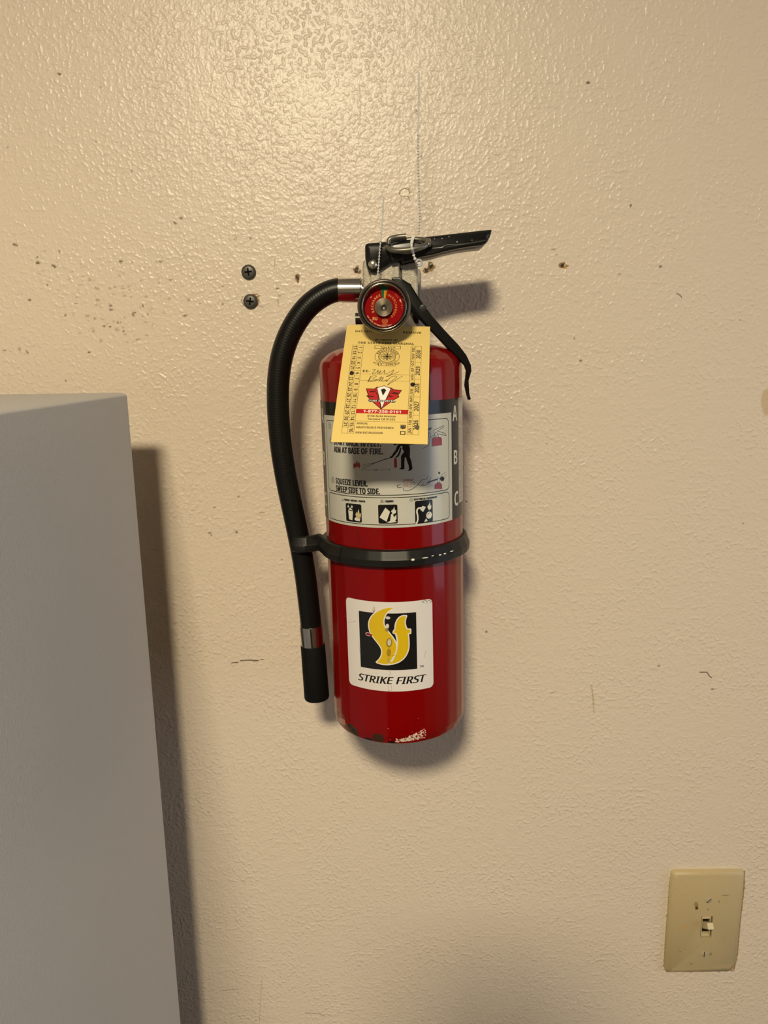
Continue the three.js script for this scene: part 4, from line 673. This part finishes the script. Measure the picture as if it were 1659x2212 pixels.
{
  const t = thing('person', 'standing person in a dark shirt and jeans holding up a phone', 'person', V(0.01, 0, 1.13));
  const H0 = t.position, w = (x, y, z) => V(x - H0.x, y, z - H0.z);
  const cap = (p, a, b, ra, rb) => { const ab = b.clone().sub(a), k = clamp(p.clone().sub(a).dot(ab) / ab.lengthSq(), 0, 1); return p.distanceTo(ab.multiplyScalar(k).add(a)) - lerp(ra, rb, k); };
  const ell = (p, c, r) => { const q = V((p.x - c.x) / r.x, (p.y - c.y) / r.y, (p.z - c.z) / r.z), k = q.length(); return (k - 1) * Math.min(r.x, r.y, r.z); };
  const smin = (a, b, k) => { const h = clamp(0.5 + 0.5 * (b - a) / k, 0, 1); return lerp(b, a, h) - k * h * (1 - h); };
  const union = (list, k) => (p) => list.reduce((d, f) => smin(d, f(p), k), 1);
  const solid = (f, lo, hi, n) => {                                      // meshes f < 0 on an n x n x n grid
    const mc = new MarchingCubes(n, new THREE.MeshStandardMaterial(), false, false, 400000), c = lo.clone().add(hi).multiplyScalar(0.5), h = hi.clone().sub(lo).multiplyScalar(0.5), p = V(0, 0, 0);
    for (let z = 0; z < n; z++) for (let y = 0; y < n; y++) for (let x = 0; x < n; x++) { p.set((x - n / 2) / (n / 2) * h.x + c.x, (y - n / 2) / (n / 2) * h.y + c.y, (z - n / 2) / (n / 2) * h.z + c.z); mc.field[x + y * n + z * n * n] = -f(p); }
    mc.isolation = 0; mc.update();
    const a = mc.positionArray.slice(0, mc.count * 3); for (let i = 0; i < a.length; i += 3) { a[i] = a[i] * h.x + c.x; a[i + 1] = a[i + 1] * h.y + c.y; a[i + 2] = a[i + 2] * h.z + c.z; }
    let g = new THREE.BufferGeometry(); g.setAttribute('position', new THREE.BufferAttribute(a, 3)); g = mergeVertices(g, 1e-5); g.computeVertexNormals(); g.setAttribute('uv', new THREE.BufferAttribute(new Float32Array(g.attributes.position.count * 2), 2)); return g.toNonIndexed();
  };
  const grip = (x, y, z) => { const q = eye.localToWorld(V(x, y, z)); return w(q.x, q.y, q.z); };
  const J = {};
  for (const sd of [-1, 1]) {
    const x = sd > 0 ? 0.0145 : -0.0575;
    J[sd] = { sh: w(0.01 + sd * 0.175, 1.43, 1.13), el: w(0.01 + sd * 0.215, 1.27, 0.90), wr: grip(x + sd * 0.046, -0.155, 0.075), pm: grip(x + sd * 0.022, -0.105, 0.028), x };
  }
  const arm = (sd, e) => [(p) => cap(p, J[sd].sh, J[sd].el, 0.047 + e, 0.037 + e), (p) => cap(p, J[sd].el, J[sd].wr, 0.036 + e, 0.025 + e)];
  const torso = (e) => [(p) => ell(p, V(0, 1.30, 0.0), V(0.165 + e, 0.17 + e, 0.105 + e)), (p) => ell(p, V(0, 1.08, 0.0), V(0.145 + e, 0.17 + e, 0.095 + e)), (p) => cap(p, V(-0.15, 1.42, 0), V(0.15, 1.42, 0), 0.052 + e, 0.052 + e)];
  const hips = (e) => [(p) => ell(p, V(0, 0.95, 0.005), V(0.165 + e, 0.12 + e, 0.11 + e)), ...[-1, 1].flatMap((sd) => [(p) => cap(p, V(sd * 0.085, 0.92, 0), V(sd * 0.1, 0.49, -0.01), 0.08 + e, 0.053 + e), (p) => cap(p, V(sd * 0.1, 0.49, -0.01), V(sd * 0.11, 0.09, 0.01), 0.054 + e, 0.036 + e)])];
  const feet = [-1, 1].map((sd) => (p) => cap(p, V(sd * 0.11, 0.055, 0.02), V(sd * 0.125, 0.035, -0.13), 0.04, 0.033));
  const neck = [(p) => cap(p, V(0, 1.42, 0.015), V(0, 1.55, -0.01), 0.058, 0.052)];
  const bodyField = union([...torso(0), ...hips(0), ...arm(-1, 0), ...arm(1, 0), ...neck], 0.03);
  const HC = V(0, 1.625, -0.02);
  const headField = union([(p) => ell(p, V(0, 1.655, -0.005), V(0.073, 0.088, 0.092)), (p) => ell(p, V(0, 1.595, -0.04), V(0.055, 0.066, 0.062)), (p) => cap(p, V(0, 1.642, -0.094), V(0, 1.602, -0.116), 0.008, 0.014), (p) => cap(p, V(-0.028, 1.652, -0.086), V(0.028, 1.652, -0.086), 0.013, 0.013), (p) => cap(p, V(-0.02, 1.573, -0.092), V(0.02, 1.573, -0.092), 0.009, 0.009), (p) => ell(p, V(-0.078, 1.625, 0.005), V(0.010, 0.032, 0.020)), (p) => ell(p, V(0.078, 1.625, 0.005), V(0.010, 0.032, 0.020)), (p) => cap(p, V(0, 1.50, 0.0), V(0, 1.58, -0.01), 0.052, 0.054)], 0.014);
  const skinParts = [solid(bodyField, V(-0.34, 0.02, -0.62), V(0.34, 1.62, 0.2), 120), solid(headField, V(-0.11, 1.46, -0.16), V(0.11, 1.78, 0.13), 72)];
  for (const sd of [-1, 1]) {
    const P = J[sd], tips = [];
    for (let k = 0; k < 4; k++) { const y = -0.078 - k * 0.0195, L = [0, 0.004, 0.001, -0.009][k]; tips.push([grip(P.x + sd * 0.018, y, 0.022), grip(P.x + sd * 0.0155, y, -0.001), grip(P.x - sd * (0.004 + L * 0.4), y + 0.001, -0.0055), grip(P.x - sd * (0.019 + L), y + 0.002, -0.0045)]); }
    const th = [grip(P.x + sd * 0.026, -0.115, 0.042), grip(P.x + sd * 0.012, -0.085, 0.031), grip(P.x - sd * 0.002, -0.07, 0.0215), grip(P.x - sd * 0.012, -0.062, 0.0208)];
    const hand = union([(p) => cap(p, P.wr, P.pm, 0.025, 0.021), (p) => cap(p, grip(P.x + sd * 0.024, -0.082, 0.028), grip(P.x + sd * 0.025, -0.138, 0.034), 0.0135, 0.0145), (p) => { let d = 1; for (const c of [...tips, th]) for (let i = 0; i < 3; i++) d = Math.min(d, cap(p, c[i], c[i + 1], 0.0093 - i * 0.0008, 0.0085 - i * 0.0008)); return d; }], 0.006);
    const lo = P.pm.clone(), hi = P.pm.clone(); for (const c of [...tips.flat(), ...th, P.wr]) { lo.min(c); hi.max(c); }
    skinParts.push(solid(hand, lo.subScalar(0.034), hi.addScalar(0.034), 64));
  }
  part('body', skinParts, std([0.55, 0.34, 0.24], 0.55), t);
  const cut = (f, g) => (p) => Math.max(f(p), g(p));
  part('shirt', solid(cut(union([...torso(0.011), ...[-1, 1].map((sd) => (p) => cap(p, J[sd].sh, J[sd].sh.clone().lerp(J[sd].el, 0.62), 0.06, 0.056))], 0.03), (p) => Math.max(0.90 - p.y, p.y - 1.475 - 0.25 * Math.abs(p.x))), V(-0.3, 0.86, -0.3), V(0.3, 1.6, 0.2), 84), std([0.035, 0.04, 0.055], 0.85), t);
  part('trousers', solid(cut(union(hips(0.012), 0.025), (p) => Math.max(p.y - 1.02, 0.075 - p.y)), V(-0.25, 0.03, -0.2), V(0.25, 1.1, 0.2), 84), std([0.05, 0.07, 0.12], 0.85), t);
  for (const f of feet) part('shoe', solid((p) => Math.max(f(p), 0.002 - p.y), V(-0.22, -0.03, -0.22), V(0.22, 0.14, 0.12), 60), std([0.08, 0.075, 0.07], 0.6), t);
  part('hair', solid((p) => Math.max(ell(p, V(0, 1.662, 0.004), V(0.080, 0.094, 0.100)), 1.66 - p.y - 1.5 * (p.z + 0.035)), V(-0.1, 1.5, -0.13), V(0.1, 1.78, 0.13), 60), std([0.03, 0.02, 0.013], 0.6), t);
  for (const sd of [-1, 1]) { const e2 = part('eye', new THREE.SphereGeometry(0.011, 20, 14).translate(sd * 0.031, 1.633, -0.0815), std([0.7, 0.68, 0.65], 0.2), t); part('iris', new THREE.SphereGeometry(0.0056, 16, 10).translate(sd * 0.031, 1.6315, -0.0878), std([0.04, 0.025, 0.015], 0.2), e2); }
  part('lips', new THREE.SphereGeometry(1, 20, 12).scale(0.021, 0.0055, 0.006).translate(0, 1.5735, -0.0985), std([0.45, 0.19, 0.15], 0.45), t);
}

// ---------------------------------------------------------------- render
const renderer = new THREE.WebGLRenderer({ antialias: true });
renderer.toneMapping = THREE.LinearToneMapping;
renderer.toneMappingExposure = EXPOSURE;
renderer.shadowMap.enabled = true;
renderer.render(scene, camera);
